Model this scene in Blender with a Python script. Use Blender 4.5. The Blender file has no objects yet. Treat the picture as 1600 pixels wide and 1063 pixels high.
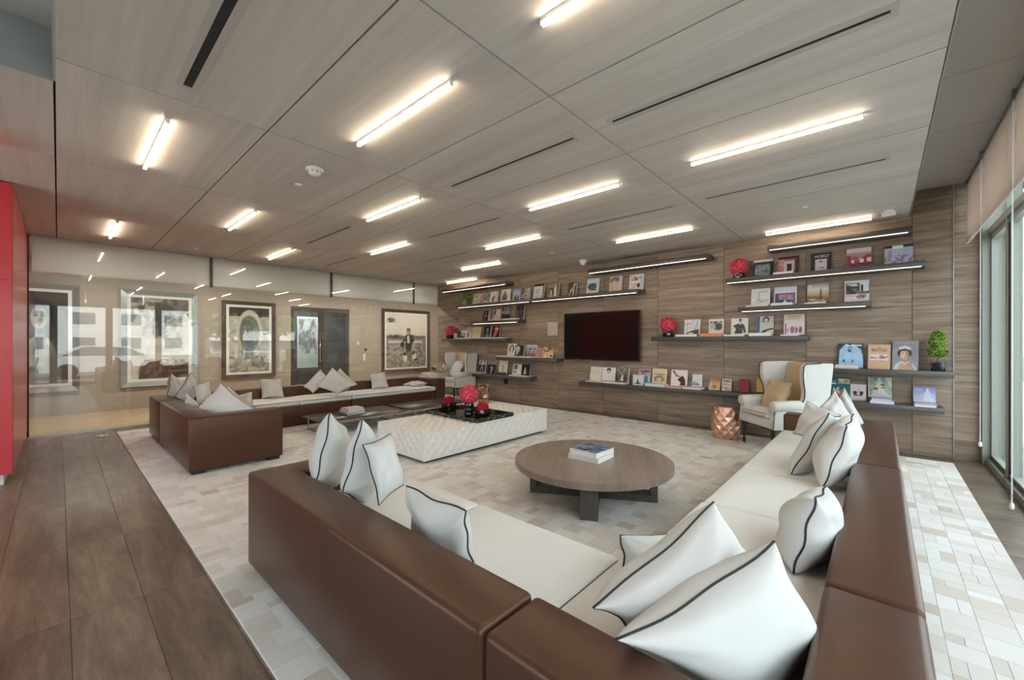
import bpy, bmesh, math, random
import numpy as np
from mathutils import Vector, Matrix

# ------------------------------------------------------------------ camera, sky, sun, exposure
SC = bpy.context.scene
COL = SC.collection
cam_d = bpy.data.cameras.new('camera')
cam = bpy.data.objects.new('camera', cam_d)
COL.objects.link(cam)
cam.location = (0, 0, 1.40)
cam.rotation_euler = (math.radians(90), 0, math.radians(42.03))
cam_d.sensor_width = 36.0
cam_d.lens = 639.0 / 1600.0 * 36.0
cam_d.shift_y = 3.3 / 1600.0
cam_d.clip_start = 0.05
cam_d.clip_end = 500
SC.camera = cam

SC.view_settings.view_transform = 'Standard'
SC.view_settings.look = 'None'
SC.view_settings.gamma = 1.0
SC.view_settings.use_curve_mapping = False
SC.view_settings.exposure = 1.55

world = bpy.data.worlds.new('sky')
SC.world = world
world.use_nodes = True
wn = world.node_tree
bg = wn.nodes['Background']
bg.inputs['Color'].default_value = (0.84, 0.92, 1.0, 1)
bg.inputs['Strength'].default_value = 2.0

sun_d = bpy.data.lights.new('sun', 'SUN')
sun_d.energy = 7.0
sun_d.angle = math.radians(1.0)
sun_d.color = (1.0, 0.95, 0.88)
sun = bpy.data.objects.new('sun', sun_d)
COL.objects.link(sun)
sun.rotation_euler = (math.radians(-18), math.radians(-42), 0)    # high sun from behind the building, lights the street

SC.cycles.max_bounces = 7
SC.cycles.diffuse_bounces = 4
SC.cycles.glossy_bounces = 4
SC.cycles.transparent_max_bounces = 12
SC.cycles.transmission_bounces = 6
SC.cycles.sample_clamp_indirect = 6.0
SC.cycles.caustics_reflective = False
SC.cycles.caustics_refractive = False

# daylight through the window wall: a portal over the glazing guides the sky light in
pd = bpy.data.lights.new('sky_portal', 'AREA')
pd.shape = 'RECTANGLE'
pd.size = 3.3
pd.size_y = 10.6
pd.cycles.is_portal = True
po = bpy.data.objects.new('sky_portal', pd)
COL.objects.link(po)
po.location = (1.12, 1.9, 1.65)
po.rotation_euler = (0, math.radians(90), 0)
pd2 = pd.copy()
pd2.size, pd2.size_y = 3.6, 2.7
po2 = bpy.data.objects.new('sky_portal', pd2)
COL.objects.link(po2)
po2.location = (-4.5, -3.85, 1.35)
po2.rotation_euler = (math.radians(90), 0, 0)

# ------------------------------------------------------------------ helpers
RNG = random.Random(11)


def lin(h):
    v = [int(h[i:i + 2], 16) / 255.0 for i in (0, 2, 4)]
    return tuple(c / 12.92 if c <= 0.04045 else ((c + 0.055) / 1.055) ** 2.4 for c in v)


class Nodes:
    def __init__(self, name):
        self.m = bpy.data.materials.new(name)
        self.m.use_nodes = True
        self.t = self.m.node_tree
        self.b = self.t.nodes['Principled BSDF']
        self.out = self.t.nodes['Material Output']

    def n(self, typ, **kw):
        nd = self.t.nodes.new(typ)
        for k, v in kw.items():
            if k in nd.inputs:
                nd.inputs[k].default_value = v
            else:
                setattr(nd, k, v)
        return nd

    def l(self, a, b):
        self.t.links.new(a, b)

    def ramp(self, fac, stops):
        r = self.n('ShaderNodeValToRGB')
        el = r.color_ramp.elements
        while len(el) < len(stops):
            el.new(0.5)
        for e, (p, c) in zip(el, stops):
            e.position = p
            e.color = (*c, 1)
        self.l(fac, r.inputs['Fac'])
        return r.outputs['Color']

    def mixc(self, fac, a, b, mode='MIX'):
        mx = self.n('ShaderNodeMix', data_type='RGBA', blend_type=mode)
        for i, v in ((0, fac), (6, a), (7, b)):
            if hasattr(v, 'is_output'):
                self.l(v, mx.inputs[i])
            else:
                mx.inputs[i].default_value = v if i == 0 else (*v, 1)
        return mx.outputs[2]

    def math(self, op, a, b=None):
        m = self.n('ShaderNodeMath', operation=op)
        for i, v in ((0, a), (1, b)):
            if v is None:
                continue
            if hasattr(v, 'is_output'):
                self.l(v, m.inputs[i])
            else:
                m.inputs[i].default_value = v
        return m.outputs[0]

    def coords(self, scale, rand=True):
        """object coordinates, shifted per object so that alike pieces differ"""
        tc = self.n('ShaderNodeTexCoord')
        src = tc.outputs['Object']
        if rand:
            oi = self.n('ShaderNodeObjectInfo')
            sc = self.n('ShaderNodeVectorMath', operation='SCALE')
            cb = self.n('ShaderNodeCombineXYZ')
            self.l(self.math('MULTIPLY', oi.outputs['Random'], 37.0), cb.inputs[0])
            self.l(self.math('MULTIPLY', oi.outputs['Random'], 91.0), cb.inputs[1])
            self.l(self.math('MULTIPLY', oi.outputs['Random'], 53.0), cb.inputs[2])
            ad = self.n('ShaderNodeVectorMath', operation='ADD')
            self.l(src, ad.inputs[0])
            self.l(cb.outputs[0], ad.inputs[1])
            src = ad.outputs[0]
            self.rand = oi.outputs['Random']
        mp = self.n('ShaderNodeMapping')
        mp.inputs['Scale'].default_value = scale
        self.l(src, mp.inputs['Vector'])
        return mp.outputs['Vector']

    def noise(self, vec, scale, detail=4, rough=0.55, dist=0.0):
        nz = self.n('ShaderNodeTexNoise')
        nz.inputs['Scale'].default_value = scale
        nz.inputs['Detail'].default_value = detail
        nz.inputs['Roughness'].default_value = rough
        nz.inputs['Distortion'].default_value = dist
        self.l(vec, nz.inputs['Vector'])
        return nz.outputs['Fac']

    def bump(self, h, strength, dist=0.01):
        b = self.n('ShaderNodeBump')
        b.inputs['Strength'].default_value = strength
        b.inputs['Distance'].default_value = dist
        self.l(h, b.inputs['Height'])
        self.l(b.outputs[0], self.b.inputs['Normal'])

    def set(self, **kw):
        for k, v in kw.items():
            k = k.replace('_', ' ')
            if hasattr(v, 'is_output'):
                self.l(v, self.b.inputs[k])
            else:
                self.b.inputs[k].default_value = (*v, 1) if isinstance(v, tuple) else v
        return self.m


M = {}


def plain(name, col, rough=0.5, metal=0.0, spec=0.5, vary=0.0, nscale=20.0, bump=0.0, bscale=200.0, coat=0.0):
    """procedural base: a touch of noise in colour and relief so that nothing is a dead flat tone"""
    k = Nodes(name)
    vec = k.coords((1, 1, 1))
    f = k.noise(vec, nscale, 3)
    c = k.mixc(f, tuple(x * (1 - vary) for x in col), tuple(min(1, x * (1 + vary)) for x in col))
    k.set(Base_Color=c, Roughness=rough, Metallic=metal, Specular_IOR_Level=spec, Coat_Weight=coat)
    if bump:
        k.bump(k.noise(vec, bscale, 2), bump, 0.002)
    M[name] = k.m
    return k.m


def wood(name, dark, mid, light, scale, rough=0.5, vary=0.25, bump=0.15, spec=0.4, pscale=1.0):
    """scale: stretch of the grain; the small number runs along the grain"""
    k = Nodes(name)
    vec = k.coords(scale)
    broad = k.noise(vec, 1.0 * pscale, 5, 0.6, 0.6)
    fine = k.noise(vec, 5.0 * pscale, 6, 0.7, 0.3)
    f = k.math('ADD', k.math('MULTIPLY', broad, 0.62), k.math('MULTIPLY', fine, 0.38))
    c = k.ramp(f, [(0.30, dark), (0.5, mid), (0.72, light)])
    tone = k.math('ADD', k.math('MULTIPLY', k.rand, vary), 1 - vary / 2)
    hs = k.n('ShaderNodeHueSaturation')
    k.l(c, hs.inputs['Color'])
    k.l(tone, hs.inputs['Value'])
    k.set(Base_Color=hs.outputs['Color'], Roughness=rough, Specular_IOR_Level=spec)
    k.bump(fine, bump, 0.003)
    M[name] = k.m


wood('wall_oak', (0.118, 0.080, 0.055), (0.275, 0.202, 0.147), (0.475, 0.378, 0.295), (0.9, 15, 15), 0.42, 0.16)
wood('floor_oak', (0.066, 0.044, 0.031), (0.168, 0.117, 0.084), (0.315, 0.238, 0.180), (1.5, 9, 9), 0.33, 0.22, 0.25, 0.5)
wood('corridor_oak', (0.42, 0.28, 0.15), (0.52, 0.37, 0.21), (0.62, 0.46, 0.28), (8, 1.0, 8), 0.3, 0.1)
wood('ceiling_veneer', (0.455, 0.412, 0.372), (0.545, 0.500, 0.456), (0.650, 0.602, 0.556), (0.22, 5, 5), 0.6, 0.05, 0.03, 0.3)
wood('table_oak', (0.20, 0.155, 0.122), (0.285, 0.225, 0.18), (0.37, 0.30, 0.245), (14, 0.9, 5), 0.34, 0.05, 0.1)
wood('table_grey_oak', (0.075, 0.066, 0.058), (0.115, 0.10, 0.088), (0.165, 0.148, 0.13), (12, 12, 0.9), 0.4, 0.05, 0.1)
plain('leather', (0.070, 0.033, 0.021), 0.34, spec=0.45, vary=0.10, nscale=3.0, bump=0.18, bscale=260)
M['leather'].node_tree.nodes['Principled BSDF'].inputs['Specular Tint'].default_value = (1.0, 0.66, 0.46, 1)   # reflections of warm lamps and wood put into the specular colour
plain('canvas', (0.76, 0.75, 0.72), 0.92, spec=0.15, vary=0.035, nscale=5.0, bump=0.25, bscale=420)
plain('pillow_linen', (0.60, 0.59, 0.57), 0.92, spec=0.15, vary=0.03, nscale=6.0, bump=0.25, bscale=420)
plain('piping', (0.022, 0.022, 0.025), 0.8, vary=0.1)
plain('ottoman_leather', (0.80, 0.775, 0.74), 0.42, spec=0.45, vary=0.03, nscale=8.0, bump=0.08, bscale=300)
plain('chair_linen', (0.66, 0.64, 0.60), 0.9, spec=0.15, vary=0.04, nscale=8, bump=0.2, bscale=400)
plain('chair_tan', (0.56, 0.42, 0.28), 0.9, spec=0.15, vary=0.06, nscale=8, bump=0.2, bscale=400)
plain('black_wood', (0.012, 0.010, 0.009), 0.3, vary=0.1)
plain('black_foot', (0.015, 0.014, 0.013), 0.5, vary=0.1)
plain('shelf_bronze', (0.085, 0.078, 0.074), 0.42, metal=0.1, vary=0.06, nscale=10)
plain('black_gloss', (0.006, 0.006, 0.007), 0.06, spec=0.7, vary=0.1)
plain('screen_black', (0.006, 0.0055, 0.006), 0.12, spec=0.5, vary=0.1)
plain('black_plastic', (0.012, 0.012, 0.013), 0.4, vary=0.1)
plain('chrome', (0.62, 0.61, 0.60), 0.18, metal=1.0, vary=0.03)
plain('brass', (0.70, 0.52, 0.24), 0.25, metal=1.0, vary=0.05)
plain('white_enamel', (0.78, 0.78, 0.77), 0.35, vary=0.02)
plain('page_paper', (0.82, 0.80, 0.76), 0.85, vary=0.03, nscale=40)
plain('wall_beige', (0.40, 0.335, 0.27), 0.6, vary=0.02, nscale=4)
plain('inner_room', (0.11, 0.105, 0.10), 0.7, vary=0.05, nscale=4)
plain('wall_plain', (0.50, 0.47, 0.43), 0.7, vary=0.02, nscale=4)
plain('plenum_dark', (0.02, 0.02, 0.02), 0.9, vary=0.1)
plain('fascia_grey', (0.33, 0.35, 0.34), 0.6, vary=0.03)
plain('upper_ceiling', (0.50, 0.48, 0.46), 0.6, vary=0.04, nscale=3)
plain('grout', (0.20, 0.16, 0.125), 0.9, vary=0.1)
plain('window_bronze', (0.34, 0.36, 0.32), 0.4, metal=0.2, vary=0.05)
plain('gasket', (0.05, 0.035, 0.028), 0.6, vary=0.1)
plain('blind_tube', (0.36, 0.38, 0.41), 0.4, metal=0.6, vary=0.03)
plain('clear_plastic', (0.80, 0.82, 0.84), 0.2, vary=0.02)
plain('frame_silver', (0.46, 0.50, 0.49), 0.3, metal=0.7, vary=0.05)
plain('frame_walnut', (0.075, 0.052, 0.038), 0.4, vary=0.15)
plain('mat_white', (0.76, 0.75, 0.71), 0.8, vary=0.02)
plain('concrete_pale', (0.62, 0.62, 0.60), 0.85, vary=0.05, nscale=1)
plain('facade_white', (0.82, 0.83, 0.83), 0.8, vary=0.03, nscale=0.5)
plain('facade_grey', (0.50, 0.54, 0.56), 0.8, vary=0.03, nscale=0.5)
plain('facade_glass', (0.14, 0.20, 0.24), 0.15, vary=0.1, nscale=0.4)
plain('asphalt', (0.16, 0.16, 0.165), 0.9, vary=0.1, nscale=1)
plain('car_white', (0.78, 0.80, 0.82), 0.15, vary=0.02, coat=0.5)
plain('tyre', (0.02, 0.02, 0.02), 0.8, vary=0.1)
plain('bark', (0.13, 0.095, 0.065), 0.9, vary=0.3, nscale=12)
plain('vent_frame', (0.46, 0.42, 0.385), 0.5, vary=0.04)
plain('stone_beige', (0.56, 0.50, 0.42), 0.5, vary=0.05)

# red lacquer
k = Nodes('red_lacquer')
v = k.coords((1, 1, 1))
k.set(Base_Color=k.mixc(k.noise(v, 3, 2), (0.52, 0.045, 0.055), (0.58, 0.055, 0.065)), Roughness=0.24,
      Specular_IOR_Level=0.32)
M['red_lacquer'] = k.m

# copper facets
k = Nodes('copper')
v = k.coords((1, 1, 1))
k.set(Base_Color=k.mixc(k.noise(v, 9, 3), (0.78, 0.44, 0.32), (0.90, 0.58, 0.45)), Metallic=1.0, Roughness=0.34)
M['copper'] = k.m

# marble of the tray
k = Nodes('black_marble')
v = k.coords((1, 1, 1), False)
vein = k.noise(v, 3.2, 6, 0.6, 1.5)
d = k.math('ABSOLUTE', k.math('SUBTRACT', vein, 0.5))
k.set(Base_Color=k.ramp(d, [(0.0, (0.42, 0.38, 0.33)), (0.006, (0.16, 0.145, 0.13)), (0.02, (0.022, 0.02, 0.019))]),
      Roughness=0.12)
M['black_marble'] = k.m

# hide rug: tone by piece
def hide(name, island):
    k = Nodes(name)
    v = k.coords((1, 1, 1))
    if island:
        g = k.n('ShaderNodeNewGeometry')
        rnd = g.outputs['Random Per Island']
    else:
        rnd = k.rand
    c = k.ramp(rnd, [(0.0, (0.52, 0.44, 0.36)), (0.04, (0.61, 0.54, 0.47)), (0.30, (0.70, 0.655, 0.605)),
                     (0.62, (0.75, 0.725, 0.69)), (1.0, (0.81, 0.795, 0.77))])
    f = k.noise(v, 26, 4, 0.6)
    c2 = k.mixc(k.math('MULTIPLY', f, 0.3), c, k.mixc(0.6, c, (0.48, 0.42, 0.37)))
    k.set(Base_Color=c2, Roughness=0.75, Specular_IOR_Level=0.25, Sheen_Weight=0.15)
    k.bump(k.noise(v, 120, 3), 0.3, 0.002)
    M[name] = k.m


hide('hide_patch', False)
hide('hide_field', True)

# printed matter: colour comes from the print itself
k = Nodes('print')
at = k.n('ShaderNodeVertexColor', layer_name='ink')
k.set(Base_Color=at.outputs['Color'], Roughness=0.32, Specular_IOR_Level=0.4)
M['print'] = k.m
k = Nodes('print_matt')
at = k.n('ShaderNodeVertexColor', layer_name='ink')
k.set(Base_Color=at.outputs['Color'], Roughness=0.6, Specular_IOR_Level=0.3)
M['print_matt'] = k.m

# flowers / foliage: tone varies from floret to floret
def petal(name, stops, rough=0.6):
    k = Nodes(name)
    g = k.n('ShaderNodeNewGeometry')
    k.set(Base_Color=k.ramp(g.outputs['Random Per Island'], stops), Roughness=rough, Specular_IOR_Level=0.25)
    M[name] = k.m


petal('rose_red', [(0, (0.62, 0.04, 0.08)), (0.5, (0.82, 0.10, 0.155)), (1, (0.92, 0.22, 0.28))])
petal('rose_deep', [(0, (0.30, 0.008, 0.02)), (0.5, (0.50, 0.02, 0.05)), (1, (0.68, 0.05, 0.09))])
petal('leaf_box', [(0, (0.05, 0.13, 0.012)), (0.5, (0.14, 0.28, 0.03)), (0.85, (0.34, 0.50, 0.08)), (1, (0.62, 0.62, 0.22))])
petal('leaf_tree', [(0, (0.04, 0.11, 0.025)), (0.5, (0.10, 0.22, 0.05)), (1, (0.24, 0.36, 0.10))])


def emit(name, col, strength):
    k = Nodes(name)
    e = k.n('ShaderNodeEmission')
    e.inputs['Color'].default_value = (*col, 1)
    e.inputs['Strength'].default_value = strength
    k.l(e.outputs[0], k.out.inputs['Surface'])
    M[name] = k.m


emit('lamp_warm', (1.0, 0.84, 0.63), 16)
emit('lamp_shelf', (1.0, 0.86, 0.68), 0.9)
emit('lamp_corridor', (1.0, 0.78, 0.5), 8.0)
emit('lamp_red', (1.0, 0.06, 0.03), 1.5)


def glass(name, tint, refl=1.0, rough=0.0, ior=1.5):
    """thin pane: what passes is tinted, what mirrors follows Fresnel (both faces of the sheet)"""
    k = Nodes(name)
    tr = k.n('ShaderNodeBsdfTransparent')
    tr.inputs['Color'].default_value = (*tint, 1)
    gl = k.n('ShaderNodeBsdfGlossy')
    gl.inputs['Roughness'].default_value = rough
    gl.inputs['Color'].default_value = (1, 1, 1, 1)
    fr = k.n('ShaderNodeFresnel')
    # the same air-to-glass Fresnel on the far face too, since the ray runs straight through the sheet
    ge = k.n('ShaderNodeNewGeometry')
    k.l(k.math('ADD', k.math('MULTIPLY', ge.outputs['Backfacing'], 1.0 / ior - ior), ior), fr.inputs['IOR'])
    f = k.math('MINIMUM', k.math('MULTIPLY', fr.outputs[0], refl), 1.0)
    mx = k.n('ShaderNodeMixShader')
    k.l(f, mx.inputs[0])
    k.l(tr.outputs[0], mx.inputs[1])
    k.l(gl.outputs[0], mx.inputs[2])
    k.l(mx.outputs[0], k.out.inputs['Surface'])
    M[name] = k.m


glass('partition_glass', (0.94, 0.96, 0.95), 1.15)
glass('window_glass', (0.93, 0.96, 0.95), 1.0)
glass('bronze_glass', (0.95, 0.78, 0.58), 2.2, 0.03)
k = Nodes('smoked_top')
v = k.coords((1, 1, 1))
k.set(Base_Color=k.mixc(k.noise(v, 5, 2), (0.060, 0.046, 0.037), (0.072, 0.057, 0.046)), Roughness=0.34, Specular_IOR_Level=0.35)
M['smoked_top'] = k.m

# woven blind, lets a little light through
k = Nodes('blind_cloth')
v = k.coords((1, 1, 1))
df = k.n('ShaderNodeBsdfDiffuse')
k.l(k.mixc(k.noise(v, 300, 2), (0.56, 0.48, 0.43), (0.64, 0.56, 0.50)), df.inputs['Color'])
tl = k.n('ShaderNodeBsdfTranslucent')
tl.inputs['Color'].default_value = (0.80, 0.67, 0.59, 1)
mx = k.n('ShaderNodeMixShader')
mx.inputs[0].default_value = 0.50
k.l(df.outputs[0], mx.inputs[1])
k.l(tl.outputs[0], mx.inputs[2])
k.l(mx.outputs[0], k.out.inputs['Surface'])
M['blind_cloth'] = k.m


# white shades of the header, lit from the room and a little from the corridor
k = Nodes('header_white')
v = k.coords((1, 1, 1))
df = k.n('ShaderNodeBsdfDiffuse')
k.l(k.mixc(k.noise(v, 300, 2), (0.82, 0.81, 0.79), (0.88, 0.87, 0.85)), df.inputs['Color'])
tl = k.n('ShaderNodeBsdfTranslucent')
tl.inputs['Color'].default_value = (0.85, 0.83, 0.80, 1)
mx = k.n('ShaderNodeMixShader')
mx.inputs[0].default_value = 0.5
k.l(df.outputs[0], mx.inputs[1])
k.l(tl.outputs[0], mx.inputs[2])
k.l(mx.outputs[0], k.out.inputs['Surface'])
M['header_white'] = k.m


# ------------------------------------------------------------------ objects and meshes
def link(name, me, mat=None, parent=None, loc=None, rot=None):
    o = bpy.data.objects.new(name, me)
    if mat and not me.materials:
        me.materials.append(M[mat])
    if parent:
        o.parent = parent
    if loc is not None:
        o.location = loc
    if rot is not None:
        o.rotation_euler = rot
    COL.objects.link(o)
    return o


def tag(o, label=None, cat=None, group=None, kind=None):
    for k_, v_ in (('label', label), ('category', cat), ('group', group), ('kind', kind)):
        if v_:
            o[k_] = v_
    return o


def thing(name, label, cat, loc=(0, 0, 0), rz=0.0, group=None, rot=None):
    o = bpy.data.objects.new(name, None)
    o.empty_display_size = 0.05
    COL.objects.link(o)
    o.location = loc
    o.rotation_euler = rot if rot else (0, 0, rz)
    return tag(o, label, cat, group)


def structure(name, loc=(0, 0, 0)):
    o = bpy.data.objects.new(name, None)
    COL.objects.link(o)
    o.location = loc
    o['kind'] = 'structure'
    return o


class MB:
    """collects shapes and links them as ONE mesh"""

    def __init__(self):
        self.v, self.f = [], []

    def add(self, vs, fs):
        b = len(self.v)
        self.v += [tuple(p) for p in vs]
        self.f += [tuple(b + i for i in f) for f in fs]
        return self

    def box(self, x0, y0, z0, x1, y1, z1):
        return self.add([(x0, y0, z0), (x1, y0, z0), (x1, y1, z0), (x0, y1, z0),
                         (x0, y0, z1), (x1, y0, z1), (x1, y1, z1), (x0, y1, z1)],
                        [(0, 3, 2, 1), (4, 5, 6, 7), (0, 1, 5, 4), (1, 2, 6, 5), (2, 3, 7, 6), (3, 0, 4, 7)])

    def prism(self, poly, axis, a, b):
        """poly: 2D outline; extruded along axis from a to b"""
        n = len(poly)

        def P(p, t):
            return {'x': (t, p[0], p[1]), 'y': (p[0], t, p[1]), 'z': (p[0], p[1], t)}[axis]
        vs = [P(p, a) for p in poly] + [P(p, b) for p in poly]
        fs = [tuple(range(n))[::-1], tuple(range(n, 2 * n))] + [(i, (i + 1) % n, n + (i + 1) % n, n + i) for i in range(n)]
        return self.add(vs, fs)

    def tube(self, pts, r, n=8, closed=False, cap=True):
        pts = [Vector(p) for p in pts]
        m = len(pts)
        rings = []
        prev = None
        for i, p in enumerate(pts):
            a = pts[(i - 1) % m] if closed or i else p
            b = pts[(i + 1) % m] if closed or i < m - 1 else p
            t = (b - a).normalized()
            if prev is None:
                u = t.cross(Vector((0, 0, 1)))
                if u.length < 1e-3:
                    u = t.cross(Vector((1, 0, 0)))
            else:
                u = prev - t * prev.dot(t)
            u.normalize()
            prev = u
            w = t.cross(u)
            rr = r[i] if isinstance(r, (list, tuple)) else r
            rings.append([p + (u * math.cos(2 * math.pi * j / n) + w * math.sin(2 * math.pi * j / n)) * rr for j in range(n)])
        vs = [q for rg in rings for q in rg]
        fs = []
        for i in range(m if closed else m - 1):
            i2 = (i + 1) % m
            for j in range(n):
                j2 = (j + 1) % n
                fs.append((i * n + j, i * n + j2, i2 * n + j2, i2 * n + j))
        if cap and not closed:
            fs.append(tuple(range(n))[::-1])
            fs.append(tuple((m - 1) * n + j for j in range(n)))
        return self.add(vs, fs)

    def lathe(self, prof, n=24, cx=0, cy=0, cap=True):
        vs, fs = [], []
        for r, z in prof:
            for j in range(n):
                a = 2 * math.pi * j / n
                vs.append((cx + r * math.cos(a), cy + r * math.sin(a), z))
        for i in range(len(prof) - 1):
            for j in range(n):
                j2 = (j + 1) % n
                fs.append((i * n + j, i * n + j2, (i + 1) * n + j2, (i + 1) * n + j))
        if cap:
            fs.append(tuple(range(n))[::-1])
            fs.append(tuple((len(prof) - 1) * n + j for j in range(n)))
        return self.add(vs, fs)

    def mesh(self, name, smooth=False):
        me = bpy.data.meshes.new(name)
        me.from_pydata(self.v, [], self.f)
        if smooth:
            me.polygons.foreach_set('use_smooth', [True] * len(me.polygons))
        me.update()
        return me

    def build(self, name, mat, parent=None, smooth=False, loc=None, rot=None):
        return link(name, self.mesh(name, smooth), mat, parent, loc, rot)


def rbox_mesh(name, x0, y0, z0, x1, y1, z1, r=0.02, seg=2, puff=0.0):
    """box with rounded edges; puff swells the top of a cushion"""
    bm = bmesh.new()
    bmesh.ops.create_cube(bm, size=1.0)
    bmesh.ops.scale(bm, vec=(x1 - x0, y1 - y0, z1 - z0), verts=bm.verts)
    bmesh.ops.translate(bm, vec=((x0 + x1) / 2, (y0 + y1) / 2, (z0 + z1) / 2), verts=bm.verts)
    if puff:
        bmesh.ops.subdivide_edges(bm, edges=bm.edges[:], cuts=6, use_grid_fill=True)
        for v in bm.verts:
            u = (v.co.x - x0) / (x1 - x0) * 2 - 1
            w = (v.co.y - y0) / (y1 - y0) * 2 - 1
            if v.co.z > (z0 + z1) / 2:
                v.co.z += puff * (1 - u ** 4) * (1 - w ** 4)
        ed = [e for e in bm.edges if len(e.link_faces) == 2 and e.calc_face_angle(0) > 1.0]
    else:
        ed = bm.edges[:]
    bmesh.ops.bevel(bm, geom=ed, offset=r, segments=seg, profile=0.5, affect='EDGES')
    me = bpy.data.meshes.new(name)
    bm.to_mesh(me)
    bm.free()
    me.polygons.foreach_set('use_smooth', [True] * len(me.polygons))
    try:
        me.set_sharp_from_angle(angle=math.radians(50))
    except Exception:
        pass
    return me


def rbox(name, mat, parent, x0, y0, z0, x1, y1, z1, r=0.02, seg=2, puff=0.0):
    return link(name, rbox_mesh(name, x0, y0, z0, x1, y1, z1, r, seg, puff), mat, parent)


def box(name, mat, parent, x0, y0, z0, x1, y1, z1):
    return MB().box(x0, y0, z0, x1, y1, z1).build(name, mat, parent)


def copy_tree(o, parent=None):
    c = o.copy()
    COL.objects.link(c)
    c.parent = parent
    for ch in list(o.children):
        copy_tree(ch, c)
    return c
# ------------------------------------------------------------------ the room
X_GLASS, X_WIN, Y_WALL, Z_CEIL, Z_TOP = -9.2, 0.91, 7.15, 2.97, 3.28
X_EDGE = 0.275                      # free edge of the lowered ceiling
Y_BACK = -3.6                       # behind the photographer
RUG = (-8.79, 0.605, 0.62, 6.87)

# floor: bed plus single planks (none under the rug)
floor = MB().box(X_GLASS, Y_BACK, -0.10, 1.05, Y_WALL, -0.006).build('floor', 'grout')
floor['kind'] = 'structure'
pm = {}
jx = [-3.02 + 1.08 * i for i in range(-7, 6)]
jy = [0.04 + 0.276 * i for i in range(-14, 28)]
for a, b in zip(jx, jx[1:]):
    for c, d in zip(jy, jy[1:]):
        x0, x1 = max(a, X_GLASS) + 0.0006, min(b, 1.0) - 0.0006
        y0, y1 = max(c, Y_BACK) + 0.0006, min(d, Y_WALL) - 0.0006
        if x1 - x0 < 0.03 or y1 - y0 < 0.03:
            continue
        if x0 > RUG[0] + 0.05 and x1 < RUG[2] - 0.02 and y0 > RUG[1] + 0.02 and y1 < RUG[3] - 0.05:
            continue
        if x1 < -6.2 and y1 < -0.55:
            continue
        key = (round(x1 - x0, 3), round(y1 - y0, 3))
        if key not in pm:
            w, h = key[0] / 2, key[1] / 2
            e = 0.0007
            pm[key] = MB().add([(-w, -h, -0.006), (w, -h, -0.006), (w, h, -0.006), (-w, h, -0.006),
                                (-w + e, -h + e, 0), (w - e, -h + e, 0), (w - e, h - e, 0), (-w + e, h - e, 0)],
                               [(4, 5, 6, 7), (0, 1, 5, 4), (1, 2, 6, 5), (2, 3, 7, 6), (3, 0, 4, 7)]).mesh('plank')
        link('plank', pm[key], 'floor_oak', floor, ((x0 + x1) / 2, (y0 + y1) / 2, 0))

# wood-look wall behind the television: 1.08 x 0.27 m tiles on a backing
wall = MB().box(-9.26, Y_WALL + 0.012, -0.1, 1.05, Y_WALL + 0.25, Z_TOP + 0.2).build('wall_back', 'grout')
wall['kind'] = 'structure'
pm = {}
jx = [-9.24, -8.354] + [-7.274 + 1.081 * i for i in range(0, 8)] + [0.645]
jx = sorted(jx + [0.92])
jz = [0.0] + [0.24 + 0.27 * i for i in range(0, 12)] + [Z_TOP]
for a, b in zip(jx, jx[1:]):
    for c, d in zip(jz, jz[1:]):
        key = (round(b - a - 0.003, 3), round(d - c - 0.0008, 4))
        if key[0] < 0.02 or key[1] < 0.02:
            continue
        if key not in pm:
            w, h = key[0] / 2, key[1] / 2
            e = 0.0015
            pm[key] = MB().add([(-w, 0.012, -h), (w, 0.012, -h), (w, 0.012, h), (-w, 0.012, h),
                                (-w + e, 0, -h + e / 3), (w - e, 0, -h + e / 3), (w - e, 0, h - e / 3), (-w + e, 0, h - e / 3)],
                               [(4, 5, 6, 7), (0, 1, 5, 4), (1, 2, 6, 5), (2, 3, 7, 6), (3, 0, 4, 7)]).mesh('panel')
        link('panel', pm[key], 'wall_oak', wall, ((a + b) / 2, Y_WALL, (c + d) / 2))
t = box('trim_1', 'frame_silver', None, 0.641, Y_WALL - 0.008, 0, 0.651, Y_WALL + 0.001, Z_TOP)
t['kind'] = 'structure'

# lowered ceiling: veneered panels under a dark void
ceil_ = MB().box(X_GLASS - 0.1, -0.016, Z_CEIL + 0.022, X_EDGE - 0.01, Y_WALL + 0.1, Z_CEIL + 0.06) \
            .box(X_GLASS - 0.1, Y_BACK, Z_CEIL + 0.022, -3.70, -0.016, Z_CEIL + 0.06).build('ceiling', 'plenum_dark')
ceil_['kind'] = 'structure'
pm = {}
cols = [-9.2, -8.82, -7.0, -5.185, -3.385, -1.57, 0.275]
rows = [-0.016 + 1.06 * i for i in range(0, 7)] + [7.15]
cells = [(a, b, c, d) for a, b in zip(cols, cols[1:]) for c, d in zip(rows, rows[1:])]
cells += [(a, b, c, d) for a, b in zip([-9.2, -7.0, -5.185], [-7.0, -5.185, -3.69])
          for c, d in zip([-3.6, -3.196, -2.136, -1.076], [-3.196, -2.136, -1.076, -0.016])]
for a, b, c, d in cells:
    key = (round(b - a - 0.008, 3), round(d - c - 0.008, 3))
    if key not in pm:
        w, h = key[0] / 2, key[1] / 2
        e = 0.002
        pm[key] = MB().add([(-w, -h, 0.022), (w, -h, 0.022), (w, h, 0.022), (-w, h, 0.022),
                            (-w + e, -h + e, 0), (w - e, -h + e, 0), (w - e, h - e, 0), (-w + e, h - e, 0)],
                           [(4, 7, 6, 5), (0, 4, 5, 1), (1, 5, 6, 2), (2, 6, 7, 3), (3, 7, 4, 0)]).mesh('panel')
    link('panel', pm[key], 'ceiling_veneer', ceil_, ((a + b) / 2, (c + d) / 2, Z_CEIL))

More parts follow.
